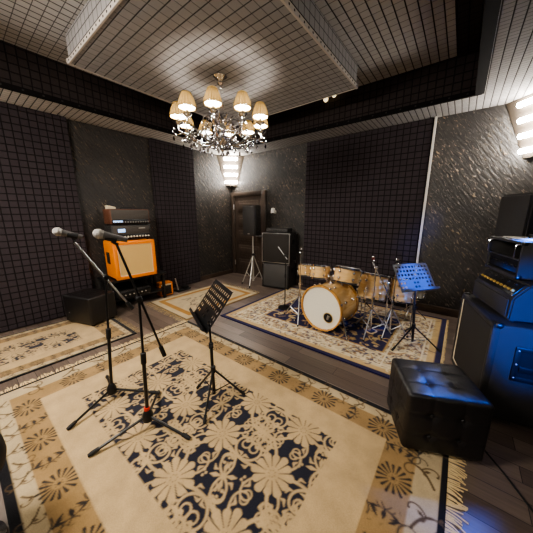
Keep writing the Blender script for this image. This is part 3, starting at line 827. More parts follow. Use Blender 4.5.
for k in range(NA):
    a = 2 * PI * k / NA + 0.354; ca, sa = math.cos(a), math.sin(a); R = .47
    def pt(r, z): return (ca * r, sa * r, cz(z))
    pts = [pt(.05, 2.36), pt(.12, 2.30), pt(.20, 2.285), pt(.29, 2.31), pt(.36, 2.36), pt(.43, 2.375), pt(.475, 2.40), pt(R, 2.455)]
    arm = MB().tube(pts, [.010, .011, .011, .010, .010, .010, .009, .009], 8)
    arm.tube([pt(.43, 2.375), pt(.50, 2.35), pt(.535, 2.375), pt(.525, 2.41), pt(.50, 2.405)], .006, 6)
    arm.tube([pt(.06, 2.50), pt(.14, 2.58), pt(.2, 2.56), pt(.22, 2.50), pt(.19, 2.48)], .007, 6)
    arm = arm.build('arm', M['chrome'], ch)
    cupm = MB().lathe([(0, cz(2.445)), (.018, cz(2.45)), (.045, cz(2.472)), (.048, cz(2.478)), (.014, cz(2.472)), (.014, cz(2.53)), (.0, cz(2.53))], (ca * R, sa * R, 0), n=14)
    cupm.build('drip_pan', M['crystal'] if False else M['chrome'], arm)
    # shade: open bell, pleated
    zb, zt = 2.53, 2.665
    wob = lambda kk, r: (0.09 if kk % 2 else -0.09) * r
    sh = MB().lathe([(.084, cz(zb)), (.079, cz(zb + .04)), (.067, cz(zb + .075)), (.054, cz(zb + .11)), (.043, cz(zt))], (ca * R, sa * R, 0), n=36, wob=wob).build('lamp_shade', M['shade'], ch, angle=80)
    for (rr, zz) in ((.085, zb), (.044, zt)):
        MB().tube([(ca * R + math.cos(q * PI / 10) * rr, sa * R + math.sin(q * PI / 10) * rr, cz(zz)) for q in range(21)], .0035, 6, cap=False).build('shade_rim', M['gold'], sh)
    MB().lathe([(0, cz(zb + .008)), (.076, cz(zb + .008)), (.076, cz(zb + .012)), (0, cz(zb + .012))], (ca * R, sa * R, 0), n=24).build('diffuser', M['diffuser'], sh)
    MB().ball((ca * R, sa * R, cz(zb + .07)), .018, 12).build('bulb', emis('lit_bulb', (1, .94, .86, 1), 38) if k == 0 else bpy.data.materials['lit_bulb'], sh)
    # hanging crystals
    drop(dm_b, pt(.53, 2.345)); drop(dm_c, pt(.42, 2.345)); drop(dm_c, pt(.30, 2.29)); drop(dm_c, pt(.215, 2.475))
    a2 = a + PI / NA; c2, s2 = math.cos(a2), math.sin(a2)
    for (rr, zz) in ((.09, 2.31), (.15, 2.40), (.33, 2.33)): drop(dm_c, (c2 * rr, s2 * rr, cz(zz)))
    # bead swag to the next arm
    a3 = a + 2 * PI / NA
    def beads(path, nb_, r):
        pts_, rs_ = [], []
        for q in range(nb_ * 4 + 1):
            pts_.append(path(q / (nb_ * 4))); rs_.append(.0015 + r * abs(math.sin(PI * q / 4)))
        MB().tube(pts_, rs_, 6).build('bead_string', M['crystal'], ch)
    def swag(f):
        aa = a + (a3 - a) * f; return (math.cos(aa) * .40, math.sin(aa) * .40, cz(2.37 - .05 * math.sin(PI * f)))
    def rise(f):
        rr = .05 + f * .36; return (ca * rr, sa * rr, cz(2.62 - .30 * f + .28 * (f * f - f)))
    beads(swag, 12, .009); beads(rise, 11, .009)

# two small spot bulbs hanging by the lowered panel
for (x, y, z, lb) in ((2.69, -0.60, 3.19, 'small pale spot bulb beside the lowered ceiling panel, lower of the two'), (2.82, -0.60, 3.22, 'small pale spot bulb beside the lowered ceiling panel, higher of the two')):
    t = thing('spot_bulb', lb, 'light', (x, y, z), 0, 'spot bulbs by the lowered panel')
    MB().ball((0, 0, 0), .036, 14, sc=(1, 1, 1.25)).build('bulb', M['bulb'], t)
    MB().cyl((0, 0, .03), (0, 0, .065), .02, 10).tube([(0, 0, .06), (0, 0, 3.25 - z)], .004, 6).build('holder', M['blackm'], t)

# ------------------------------------------------------------------ microphone stands
def mic_stand(label, base, feet, hubz, pivot, tip, tail, red):
    t = thing('microphone_stand', label, 'microphone stand', (base[0], base[1], RZ), 0, 'black microphone stands on the rug')
    o = (base[0], base[1], RZ); B = V((base[0], base[1], 0)); P = V(pivot)
    top = B + V((0, 0, hubz))
    for f in feet:
        q = V((f[0], f[1], RZ + .014))
        s = top + (q - top) * .06
        lg = MB(o).tube([s, q], .0095, 10).build('leg', M['blackm'], t)
        dn = (q - s).normalized()
        MB(o).tube([q - dn * .05, q - dn * .01, q + dn * .012], [.013, .015, .011], 10).build('rubber_foot', M['rubber'], lg)
    MB(o).lathe([(0, hubz - .05), (.02, hubz - .05), (.035, hubz - .035), (.036, hubz + .01), (.022, hubz + .04), (.016, hubz + .05), (0, hubz + .05)], (B.x, B.y, 0), n=18).build('hub', M['black'], t)
    if red:
        MB(o).cyl(top + V((0, 0, .045)), top + V((0, 0, .065)), .019, 14).build('collar', M['red'], t)
    mid = top + (P - top) * .52
    MB(o).tube([top, mid], .0125, 12).build('lower_pole', M['blackm'], t)
    MB(o).tube([mid, P], .0085, 12).build('upper_pole', M['blackm'], t)
    d_ = (P - top).normalized()
    MB(o).tube([mid - d_ * .05, mid - d_ * .045, mid + d_ * .03, mid + d_ * .035], [.014, .018, .018, .012], 12).build('height_clutch', M['rubber'], t)
    bd = (V(tip) - V(tail)).normalized()
    sidev = bd.cross(d_).normalized()
    c = MB(o).cyl(P - sidev * .03, P + sidev * .03, .02, 14, bev=.004)
    c.tube([P + sidev * .03, P + sidev * .05], .012, 10); c.box(P + sidev * .055, (.045, .012, .014), bev=.003)
    c.build('boom_clutch', M['blackm'], t)
    V3 = V(tail) + bd * .0
    MB(o).tube([V(tail), V(tip)], .0078, 10).build('boom', M['steel'] if not red else M['blackm'], t)
    MB(o).tube([V(tail) - bd * .01, V(tail) + bd * .07], .015, 12).build('boom_handle', M['rubber'], t)
    return t
def microphone(label, head, tail, stand):
    h, b = V(head), V(tail); d_ = (b - h).normalized()
    t = thing('microphone', label, 'microphone', h, 0, 'vocal microphones on boom stands')
    MB(h).ball(h, .0285, 20).lathe([(.028, 0), (.027, .012), (.024, .024)], h, d_, 20).build('grille', M['mesh'], t)
    MB(h).lathe([(.0285, -.004), (.030, 0), (.030, .004), (.0285, .008)], h, d_, 20).build('grille_band', M['silver'], t)
    L = (b - h).length
    MB(h).lathe([(0, .02), (.0225, .02), (.021, .04), (.0165, L * .75), (.0145, L), (0, L)], h, d_, 18).build('handle', M['micbody'], t)
    return t
def clip(t, o, at, d_, tip):
    d_ = V(d_).normalized(); at = V(at)
    m = MB(o).tube([at - d_ * .03, at + d_ * .03], [.0225, .021], 14)
    m.tube([at - V((0, 0, .02)), V(tip)], .009, 8)
    m.build('mic_clip', M['rubber'], t)

s2 = mic_stand('microphone stand with a red collar, nearest the picture front', (2.965, -3.755), [(2.89, -4.09), (3.275, -3.64), (2.70, -3.54)], .11,
               (2.958, -3.720, .965), (2.921, -3.795, 1.318), (3.005, -3.615, .531), True)
clip(s2, (2.965, -3.755, RZ), (2.921, -3.82, 1.362), (.045, .11, -.04), (2.925, -3.79, 1.318))
microphone('silver-headed vocal microphone in front of the orange cabinet', (2.903, -3.876, 1.388), (2.953, -3.745, 1.345), s2)
s1 = mic_stand('microphone stand with a bright steel boom, behind the red-collared stand', (2.455, -3.80), [(2.545, -4.115), (2.69, -3.555), (2.13, -3.73)], .10,
               (2.424, -3.722, 1.02), (2.388, -3.868, 1.300), (2.468, -3.575, .735), False)
clip(s1, (2.455, -3.80, RZ), (2.386, -3.872, 1.352), (.036, .126, -.044), (2.392, -3.865, 1.305))
microphone('silver-headed vocal microphone in front of the dark foam wall', (2.366, -3.948, 1.381), (2.402, -3.82, 1.338), s1)

# ------------------------------------------------------------------ music stands
def music_stand(label, base, hub, feet, centre, yaw, tilt, w, h, baseh=.05, dm='blackm'):
    t = thing('music_stand', label, 'music stand', (base[0], base[1], RZ), 0, 'black perforated music stands')
    o = (base[0], base[1], RZ); B = V((base[0], base[1], 0))
    u = V((math.cos(yaw), math.sin(yaw), 0)); n = V((-math.sin(yaw), math.cos(yaw), 0))
    v = V((0, 0, 1)) * math.cos(tilt) + n * math.sin(tilt); f = u.cross(v).normalized()
    if f.z < 0: f = -f
    c = V(centre)
    # perforated plate
    nhx, gx = 10, 0.56
    xs = [-w / 2]; pitch = w * .93 / nhx; x0 = -w * .93 / 2
    for i in range(nhx): xs += [x0 + pitch * (i + .5 - gx / 2), x0 + pitch * (i + .5 + gx / 2)]
    xs.append(w / 2)
    rows, gy = 6, 0.5; ph = h * .86 / rows; y0 = h / 2 - h * .05
    ys = [h / 2]
    for j in range(rows): ys += [y0 - ph * (j + .5 - gy / 2), y0 - ph * (j + .5 + gy / 2)]
    ys.append(-h / 2)
    def hole(i, j):
        if i % 2 == 0 or j % 2 == 0: return False
        i, j = i // 2, j // 2
        return j < 4 or i < 2 or i > 7 or i in (4, 5)
    bm = bmesh.new(); g = {}
    rr = .03
    for i, x in enumerate(xs):
        for j, y in enumerate(ys):
            xx, yy = x, y
            if j == 0 and i in (0, len(xs) - 1): xx = x * (1 - .03)
            g[i, j] = bm.verts.new(c + u * xx + v * yy - V(o))
    for i in range(len(xs) - 1):
        for j in range(len(ys) - 1):
            if not hole(i, j): bm.faces.new((g[i, j], g[i + 1, j], g[i + 1, j + 1], g[i, j + 1]))
    me = bpy.data.meshes.new('desk'); bm.to_mesh(me); bm.free(); me.materials.append(M[dm])
    dk = bpy.data.objects.new('desk', me); COL.objects.link(dk); dk.parent = t
    so = dk.modifiers.new('s', 'SOLIDIFY'); so.thickness = .0025; so.offset = 0
    rot = Matrix((u, v, f)).transposed()
    lp = MB(o).box(c - v * (h / 2) + f * .026, (w, .003, .052), rot).box(c - v * (h / 2 - .012) + f * .052, (w, .024, .003), rot)
    lp.build('ledge', M[dm], t)
    MB(o).box(c + v * (h / 2) - f * .004, (w * .94, .004, .010), rot).build('top_edge', M['blackm'], dk)
    back = c - f * .03 - v * h * .28
    hp = V(hub)
    poletop = V((hp.x, hp.y, 0)) + V((0, 0, back.z - .02))
    poletop = V((back.x, back.y, back.z))
    MB(o).tube([B + V((0, 0, baseh)), hp + (poletop - hp) * .45], .0135, 12).build('lower_pole', M['blackm'], t)
    MB(o).tube([hp + (poletop - hp) * .4, poletop], .0095, 12).build('upper_pole', M['blackm'], t)
    m = MB(o).box(c - f * .016 - v * h * .24, (.09, .11, .024), rot, bev=.004).cyl(back - u * .05, back + u * .05, .013, 12)
    m.build('desk_bracket', M['blackm'], t)
    k = hp + (poletop - hp) * .45
    MB(o).cyl(k - V((0, 0, .03)), k + V((0, 0, .02)), .019, 12, bev=.003).tube([k, k + u * .045], .008, 8).build('height_clutch', M['rubber'], t)
    MB(o).cyl(hp - V((0, 0, .03)), hp + V((0, 0, .025)), .021, 12, bev=.003).build('hub', M['black'], t)
    for ft in feet:
        q = V((ft[0], ft[1], RZ + .014)); lg = MB(o).tube([hp, q], .0085, 8).build('leg', M['blackm'], t)
        mid = hp + (q - hp) * .55
        MB(o).tube([mid, B + V((0, 0, baseh + .02))], .0045, 6).build('brace', M['blackm'], lg)
        dn = (q - hp).normalized()
        MB(o).tube([q - dn * .045, q + dn * .008], [.0125, .0115], 8).build('rubber_foot', M['rubber'], lg)
    return t
music_stand('perforated music stand on the large floral rug, beside the microphone stands', (3.11, -3.28), (3.108, -3.275, .275), [(3.255, -3.495), (2.915, -3.30), (3.285, -3.11)],
            (3.045, -3.205, .80), math.radians(156) + PI, math.radians(36.7), .44, .34)
music_stand('perforated music stand catching blue light, in front of the drum kit', (4.265, -1.30), (4.255, -1.295, .24), [(4.535, -1.32), (4.115, -1.60), (4.14, -1.02)],
            (4.19, -1.20, .79), math.radians(52.6), math.radians(34), .48, .335, dm='satin')

# ------------------------------------------------------------------ tufted leather cubes
def tufted(sx, sy, h, n, buttons_top, buttons_side, rad, z0):
    """rounded cube with seams and button dimples; returns bmesh with base at z0"""
    bm = bmesh.new(); bmesh.ops.create_cube(bm, size=2)
    bmesh.ops.subdivide_edges(bm, edges=bm.edges[:], cuts=n, use_grid_fill=True)
    half = V((sx / 2, sy / 2, h / 2))
    for v in bm.verts:
        p = V((v.co.x * half.x, v.co.y * half.y, v.co.z * half.z))
        ax = max(range(3), key=lambda i: abs(v.co[i]))
        q = V([max(-half[i] + rad, min(half[i] - rad, p[i])) for i in range(3)])
        dlt = p - q
        if dlt.length > 1e-6: p = q + dlt.normalized() * rad
        a, b = [v.co[i] for i in range(3) if i != ax]
        sgn = 1 if v.co[ax] > 0 else -1
        if not (ax == 2 and sgn < 0) and abs(a) < .97 and abs(b) < .97:
            seam = 0
            if ax == 2 or buttons_side:
                for s in (-.36, .36):
                    seam = max(seam, math.exp(-((a - s) / .035) ** 2), math.exp(-((b - s) / .035) ** 2))
            dim = 0
            if (ax == 2 and buttons_top) or (ax != 2 and buttons_side):
                for s in (-.36, .36):
                    for r in (-.36, .36): dim += math.exp(-(((a - s) / .13) ** 2 + ((b - r) / .13) ** 2))
            amt = .004 * seam + .014 * min(dim, 1)
            bulge = .010 * (1 - a * a) * (1 - b * b)
            p[ax] += sgn * (bulge - amt)
        v.co = p + V((0, 0, h / 2 + z0))
    return bm
def cube_seat(label, loc, rz, sx, sy, h, top, side, logo):
    t = thing('leather_pouf', label, 'pouf', loc, rz)
    bm = tufted(sx, sy, h - .02, 38, top, side, .022, .02)
    me = bpy.data.meshes.new('cushion_body'); bm.to_mesh(me); bm.free(); me.materials.append(M['leather']); me.shade_smooth()
    o = bpy.data.objects.new('cushion_body', me); COL.objects.link(o); o.parent = t
    bs = []
    if top:
        for a in (-.36, .36):
            for b in (-.36, .36): bs.append((V((a * sx / 2, b * sy / 2, h - .006)), V((0, 0, 1))))
    if side:
        for a in (-.36, .36):
            for b in (-.36, .36):
                for sg in (-1, 1):
                    bs.append((V((a * sx / 2, sg * (sy / 2 - .006), h / 2 + b * h / 2)), V((0, sg, 0))))
                    bs.append((V((sg * (sx / 2 - .006), a * sy / 2, h / 2 + b * h / 2)), V((sg, 0, 0))))
    for p, ax in bs:
        MB().lathe([(0, -.004), (.011, -.002), (.012, .002), (.007, .006), (0, .007)], p, ax, 14).build('button', M['leather'], t)
    for a in (-1, 1):
        for b in (-1, 1): MB().cyl((a * (sx / 2 - .05), b * (sy / 2 - .05), 0), (a * (sx / 2 - .05), b * (sy / 2 - .05), .03), .022, 12).build('foot', M['black'], t)
    if logo:
        MB().cyl(logo, V(logo) + V((0, -.006, 0)), .009, 12).build('badge', M['silver'], t)
    return t
cube_seat('black button-tufted leather pouf at the corner of the large rug', (4.535, -2.565, RZ), math.radians(25), .45, .41, .42, True, True, None)
cube_seat('plain black leather pouf beside the bench with the orange cabinet', (.53, -3.35, RZ), math.radians(18), .53, .38, .40, False, False, (.0 - .15, -.192, .16))

# ------------------------------------------------------------------ bench with amplifiers on the left
bt = thing('low_bench', 'low black bench under the orange speaker cabinet', 'bench', (.265, -2.62, 0), math.radians(-2))
MB().box((0, 0, .48), (.50, .92, .04), bev=.006).build('bench_top', M['black'], bt)
MB().box((0, 0, .16), (.40, .84, .025), bev=.004).build('shelf', M['black'], bt)
for sx in (-.17, .17):
    for sy in (-.43, .43): MB().box((sx, sy, .23), (.045, .045, .46), bev=.004).build('leg', M['black'], bt)

def knob_row(parent, n, x, y0, y1, z, r, mat, axis=(1, 0, 0), name='knob'):
    for i in range(n):
        y = y0 + (y1 - y0) * i / (n - 1)
        MB().lathe([(0, 0), (r, 0), (r * .8, .014), (0, .014)], (x, y, z), axis, 10).build(name, mat, parent)

oc = thing('guitar_cabinet', 'orange guitar speaker cabinet with tan woven front', 'speaker cabinet', (.36, -2.665, .50), math.radians(-3))
D, W, Hh = .44, .62, .595
body = MB().box((0, 0, Hh / 2 + .008), (D - .02, W, Hh - .016), bev=.03, seg=4)
for sg in (-1, 1): body.box((D / 2 - .015, sg * (W / 2 - .033), Hh / 2 + .008), (.05, .066, Hh - .016), bev=.016, seg=3)
for zz in (.041, Hh - .033): body.box((D / 2 - .015, 0, zz), (.05, W, .066), bev=.016, seg=3)
body.build('shell', M['orange'], oc)
MB().box((D / 2 - .005, 0, Hh / 2 + .004), (.016, W - .13, Hh - .13)).build('grille_cloth', M['ocloth'], oc)
pp = MB(); a, b = (W - .125) / 2, (Hh - .125) / 2; zc = Hh / 2 + .004
pp.tube([(D / 2 + .004, -a, zc - b), (D / 2 + .004, a, zc - b), (D / 2 + .004, a, zc + b), (D / 2 + .004, -a, zc + b), (D / 2 + .004, -a, zc - b)], .005, 8)
pp.build('piping', M['cream'], oc)
for sg in (-1, 1):
    hd = MB().box((-.02, sg * (W / 2 + .001), Hh * .56), (.13, .014, .18), bev=.005).build('side_handle', M['black'], oc)
    MB().box((-.02, sg * (W / 2 + .008), Hh * .56), (.09, .01, .13), bev=.004).build('grip', M['rubber'], hd)
for sx in (-.16, .16):
    for sy in (-.25, .25): MB().cyl((sx, sy, 0), (sx, sy, .02), .02, 12).build('foot', M['rubber'], oc)

h2 = thing('amplifier_head', 'black amplifier head with blue display, on the orange cabinet', 'amplifier', (.36, -2.655, 1.095), math.radians(-2.5))
MB().box((0, 0, .125), (.30, .58, .225), bev=.012).build('case', M['tolex'], h2)
MB().box((.151, 0, .16), (.008, .53, .12), bev=.003).build('face_panel', M['dgrey'], h2)
MB().box((.152, 0, .06), (.010, .53, .075), bev=.003).build('control_panel', M['panelblk'], h2)
MB().box((.157, -.15, .155), (.006, .10, .05), bev=.002).build('display', M['bluelit'], h2)
MB().box((.157, .15, .185), (.006, .10, .014), bev=.002).build('name_plate', M['silver'], h2)
knob_row(h2, 11, .157, -.20, .24, .06, .014, M['knobw'])
for sx in (-.11, .11):
    for sy in (-.24, .24): MB().cyl((sx, sy, 0), (sx, sy, .015), .016, 10).build('foot', M['rubber'], h2)

h1 = thing('amplifier_head', 'brown amplifier head with a row of lit valves, topmost on the orange cabinet', 'amplifier', (.35, -2.645, 1.334), math.radians(-2.5))
MB().box((0, 0, .125), (.30, .57, .225), bev=.012).build('case', M['brown'], h1)
MB().box((.150, 0, .155), (.012, .535, .14), bev=.003).build('grille', M['dgrey'], h1)
MB().box((.152, 0, .052), (.010, .535, .065), bev=.003).build('control_panel', M['panelblk'], h1)
MB().box((.156, -.19, .052), (.006, .13, .025), bev=.002).build('display', M['bluelit'], h1)
knob_row(h1, 14, .157, -.24, .25, .043, .011, M['silver'])
ht = MB().tube([(0, -.09, .237), (0, -.07, .262), (0, .07, .262), (0, .09, .237)], .008, 8).build('handle', M['rubber'], h1)
for sx in (-.11, .11):
    for sy in (-.24, .24): MB().cyl((sx, sy, 0), (sx, sy, .015), .016, 10).build('foot', M['rubber'], h1)
pd = thing('effects_pedal', 'small cream pedal lying on top of the brown amplifier head', 'pedal', (.33, -2.86, 1.573), .2)
MB().prism([(-.06, 0), (.06, 0), (.06, .03), (-.06, .05)], 'X', -.035, .035, bev=.004).build('casing', M['cream'], pd)
MB().cyl((0, .03, .035), (0, .03, .05), .012, 12).build('footswitch', M['chrome'], pd)
for sx in (-.018, .018): MB().cyl((sx, -.03, .044), (sx, -.03, .062), .008, 10).build('knob', M['black'], pd)

ru = thing('rack_unit', 'black rack unit on the shelf under the bench', 'amplifier', (.33, -2.70, .173), 0)
MB().box((0, 0, .065), (.30, .50, .12), bev=.006).build('case', M['tolex'], ru)
MB().box((.151, 0, .065), (.008, .47, .09), bev=.003).build('face_panel', M['panelblk'], ru)
knob_row(ru, 6, .156, -.16, .16, .06, .012, M['silver'])
for sy in (-.15, .15): MB().box((0, sy, .0025), (.2, .04, .005)).build('foot', M['rubber'], ru)

oa = thing('practice_amplifier', 'small orange practice amplifier on the floor by the bench leg', 'amplifier', (.29, -2.10, 0), math.radians(-6))
ob = MB().box((0, 0, .13), (.16, .24, .25), bev=.018, seg=3)
for sg in (-1, 1): ob.box((.075, sg * .107, .13), (.03, .026, .25), bev=.008)
for zz in (.018, .242): ob.box((.075, 0, zz), (.03, .24, .026), bev=.008)
ob.build('shell', M['orange'], oa)
MB().box((.078, 0, .115), (.012, .19, .17)).build('grille', M['tolex'], oa)
MB().box((.079, 0, .215), (.012, .19, .03)).build('control_panel', M['cream'], oa)
for sy in (-.08, .08): MB().box((0, sy, .003), (.12, .03, .006)).build('foot', M['rubber'], oa)

ps = thing('guitar_stand', 'low black floor stand with a tilted silver rod, beside the bordered rug', 'stand', (.28, -1.72, 0), math.radians(6))
MB().box((0, 0, .015), (.16, .30, .03), bev=.006).box((0, .06, .05), (.10, .12, .04), bev=.006).build('base_plate', M['black'], ps)
MB().tube([(.0, -.10, .03), (-.03, -.13, .27)], .012, 10).build('rod', M['silver'], ps)
MB().tube([(-.03, -.13, .27), (-.035, -.135, .31)], [.017, .013], 10).build('rod_tip', M['rubber'], ps)

# ------------------------------------------------------------------ stack by the door
def chrome_corners(parent, D_, W_, H_, z0=0, r=.02):
    for a in (-1, 1):
        for b in (-1, 1):
            for c in (0, 1):
                p = V((a * (D_ / 2 - r * .55), b * (W_ / 2 - r * .55), z0 + (r * .55 if c == 0 else H_ - r * .55)))
                MB().ball(p, r, 10).build('corner_cap', M['steel'], parent)
def bass_cab(label, loc, rz, W_, H_, grille, edge):
    t = thing('bass_cabinet', label, 'speaker cabinet', loc, rz, 'bass speaker cabinets stacked by the door')
    D_ = .40
    MB().box((0, 0, H_ / 2 + .008), (W_, D_, H_ - .016), bev=.010).build('shell', M['tolex'], t)
    MB().box((0, -D_ / 2 - .002, H_ / 2), (W_ - .06, .012, H_ - .06), bev=.003).build('grille', M[grille], t)
    fr_ = MB(); w, z0, z1 = W_ / 2 - .006, .012, H_ - .006
    for x in (-w, w): fr_.box((x, -D_ / 2 - .003, H_ / 2), (.012, .014, H_ - .02))
    for z in (z0, z1): fr_.box((0, -D_ / 2 - .003, z), (W_, .014, .012))
    fr_.build('edge_trim', M[edge], t)
    for a in (-1, 1):
        for b in (-1, 1):
            MB().ball((a * (W_ / 2 - .012), b * (D_ / 2 - .012), H_ - .021), .02, 10).build('corner_cap', M['steel'], t)
            MB().cyl((a * (W_ / 2 - .06), b * (D_ / 2 - .06), 0), (a * (W_ / 2 - .06), b * (D_ / 2 - .06), .02), .02, 10).build('foot', M['rubber'], t)
    hd = MB().box((W_ / 2, 0, H_ * .7), (.012, .12, .09), bev=.004).build('side_handle', M['rubber'], t)
    return t
rz = math.radians(12)
bass_cab('dark grey-fronted bass cabinet standing on the floor under a second cabinet', (1.66, -.30, RZ), rz, .58, .52, 'ggrille', 'black')
bass_cab('black bass cabinet with metal edge trim, stacked on the grey-fronted cabinet', (1.66, -.30, .533), rz, .60, .60, 'grille', 'steel')
am = thing('bass_amplifier', 'slim grey-fronted amplifier on top of the stacked bass cabinets', 'amplifier', (1.65, -.30, 1.134), rz)
MB().box((0, 0, .045), (.46, .28, .075), bev=.008).build('case', M['tolex'], am)
MB().box((0, -.142, .045), (.44, .008, .055), bev=.003).build('face_panel', M['ggrille'], am)
for i in range(7): MB().lathe([(0, 0), (.012, 0), (.010, .014), (0, .014)], (-.16 + i * .053, -.146, .045), (0, -1, 0), 10).build('knob', M['black'], am)
for a in (-.18, .18):
    for b in (-.1, .1): MB().cyl((a, b, 0), (a, b, .01), .014, 8).build('foot', M['rubber'], am)
wl = thing('security_camera', 'small white camera mounted on the wall above the bass cabinets', 'camera', (1.33, 0, 1.54))
MB().cyl((0, 0, .0), (0, -.02, .0), .04, 16, bev=.004).tube([(0, -.02, 0), (0, -.05, .01)], .012, 10).build('bracket', M['white'], wl)
MB().lathe([(0, -.05), (.038, -.05), (.043, -.03), (.043, .05), (.036, .06), (0, .06)], (0, -.085, .025), (.08, -.30, -.85), 18).build('body', M['white'], wl)
MB().lathe([(0, .0), (.026, .0), (.026, .004), (0, .006)], V((0, -.085, .025)) + V((.08, -.30, -.85)).normalized() * .058, (.08, -.30, -.85), 14).build('lens', M['blackglass'], wl)

# ------------------------------------------------------------------ loudspeakers on tripods
def pa(label, loc, rz, w, d, h, z0, legr, legz, ph, pole_mat, feet_angles, grille):
    t = thing('loudspeaker', label, 'loudspeaker', (loc[0], loc[1], z0), rz, 'loudspeakers on pole stands')
    MB().prism([(-w / 2, -d / 2), (w / 2, -d / 2), (w * .36, d / 2), (-w * .36, d / 2)], 'Z', 0, h, bev=.012).build('cabinet', M['tolex'], t)
    MB().box((0, -d / 2 - .004, h / 2), (w - .03, .016, h - .035), bev=.006).build('grille', M[grille], t)
    MB().box((0, -d / 2 - .013, .035), (.05, .004, .014), bev=.001).build('badge', M['silver'], t)
    MB().cyl((0, 0, -.02), (0, 0, .004), .03, 14).build('pole_socket', M['black'], t)
    s = thing('speaker_stand', label.replace('loudspeaker', 'stand').replace('on a', 'as a') if False else '', 'speaker stand', (loc[0], loc[1], 0), rz, 'tripod speaker stands')
    MB().tube([(0, 0, .10), (0, 0, z0 * .62)], .019, 12).build('lower_pole', M[pole_mat], s)
    MB().tube([(0, 0, z0 * .6), (0, 0, z0 - .021)], .015, 12).build('upper_pole', M[pole_mat], s)
    MB().cyl((0, 0, z0 * .60), (0, 0, z0 * .65), .028, 14, bev=.004).tube([(0.02, 0, z0 * .625), (.065, 0, z0 * .625)], .010, 8).build('height_collar', M['black'], s)
    MB().cyl((0, 0, legz - .03), (0, 0, legz + .03), .028, 14, bev=.004).build('leg_collar', M[pole_mat], s)
    for a in feet_angles:
        q = V((math.cos(a) * legr, math.sin(a) * legr, .012))
        lg = MB().tube([(math.cos(a) * .02, math.sin(a) * .02, legz), q], .011, 8).build('leg', M[pole_mat], s)
        MB().tube([V((math.cos(a) * .02, math.sin(a) * .02, .14)), V((math.cos(a) * .02, math.sin(a) * .02, legz)).lerp(q, .55)], .007, 6).build('brace', M[pole_mat], lg)
        dn = (q - V((0, 0, legz))).normalized()
        MB().tube([q - dn * .05, q], [.014, .013], 8).build('rubber_foot', M['rubber'], lg)
    return t, s
t, s = pa('black loudspeaker raised in front of the dark door', (1.20, -.60), math.radians(8), .31, .28, .59, 1.075, .26, .62, 0, 'silver', [math.radians(a) for a in (195, 285, 60)], 'tolex')
s['label'] = 'silver tripod stand carrying the loudspeaker in front of the door'
t, s = pa('black loudspeaker raised behind the amplifier stack by the right-hand wall', (4.99, -1.10), math.radians(-52), .30, .24, .49, 1.19, .20, .5, 0, 'blackm', [math.radians(a) for a in (60, 180, 300)], 'tolex')
s['label'] = 'black pole stand hidden behind the tall amplifier stack'

# ------------------------------------------------------------------ right-hand amplifier stack
cab = thing('guitar_cabinet', 'large black guitar cabinet at the bottom of the stack, behind the tufted pouf', 'speaker cabinet', (4.90, -1.79, 0), math.radians(13))
D, W, Hh = .36, .76, .76
zc0 = .04
sh = MB().box((.01, 0, zc0 + Hh / 2 - .02), (D - .02, W, Hh - .04), bev=.016, seg=3)
for sg in (-1, 1): sh.box((-D / 2 + .012, sg * (W / 2 - .02), zc0 + Hh / 2 - .02), (.05, .04, Hh - .04), bev=.012)
for zz in (zc0 + .02, zc0 + Hh - .06): sh.box((-D / 2 + .012, 0, zz), (.05, W, .04), bev=.012)
sh.build('shell', M['tolex'], cab)
MB().box((-D / 2 + .004, 0, zc0 + Hh / 2 - .02), (.014, W - .09, Hh - .13)).build('grille_cloth', M['grille'], cab)
a, b = (W - .10) / 2, (Hh - .14) / 2; zc = zc0 + Hh / 2 - .02
MB().tube([(-D / 2 - .004, -a, zc - b), (-D / 2 - .004, a, zc - b), (-D / 2 - .004, a, zc + b)], .006, 8).build('piping', M['cream'], cab)
for sx in (-1, 1):
    for sy in (-1, 1):
        for zz in (zc0 + .01, zc0 + Hh - .05):
            MB().box((sx * (D / 2 - .022), sy * (W / 2 - .022), zz), (.052, .052, .045), bev=.018, seg=3).build('corner_cap', M['blackm'], cab)
        cs = MB().tube([(sx * .12, sy * .3, .04), (sx * .12, sy * .3, .06)], .02, 10).build('caster_mount', M['steel'], cab)
        MB().cyl((sx * .12 - .013, sy * .3, .027), (sx * .12 + .013, sy * .3, .027), .027, 16, bev=.004).build('wheel', M['rubber'], cs)
        MB().ball((sx * (D / 2 - .012), sy * (W / 2 - .004), zc0 + Hh - .06), .006, 8).build('screw', M['steel'], cab)
for sg in (-1, 1):
    y = sg * W / 2
    hp = MB()
    for (cx_, cz_, sx, sz) in ((.07 - .11, .50, .03, .24), (.07 + .11, .50, .03, .24), (.07, .50 + .11, .25, .03), (.07, .50 - .11, .25, .03)):
        hp.box((cx_, y + sg * .004, cz_), (sx, .012, sz), bev=.003)
    hp.box((.07, y - sg * .001, .50), (.22, .006, .22))
    hp = hp.build('side_handle', M['black'], cab)
    MB().box((.07, y + sg * .006, .465), (.18, .014, .04), bev=.005).build('grip_bar', M['blackm'], hp)
    for cx_ in (-.108, .108):
        for cz_ in (-.10, 0, .10): MB().ball((.07 + cx_, y + sg * .010, .50 + cz_), .006, 8).build('screw', M['silver'], hp)

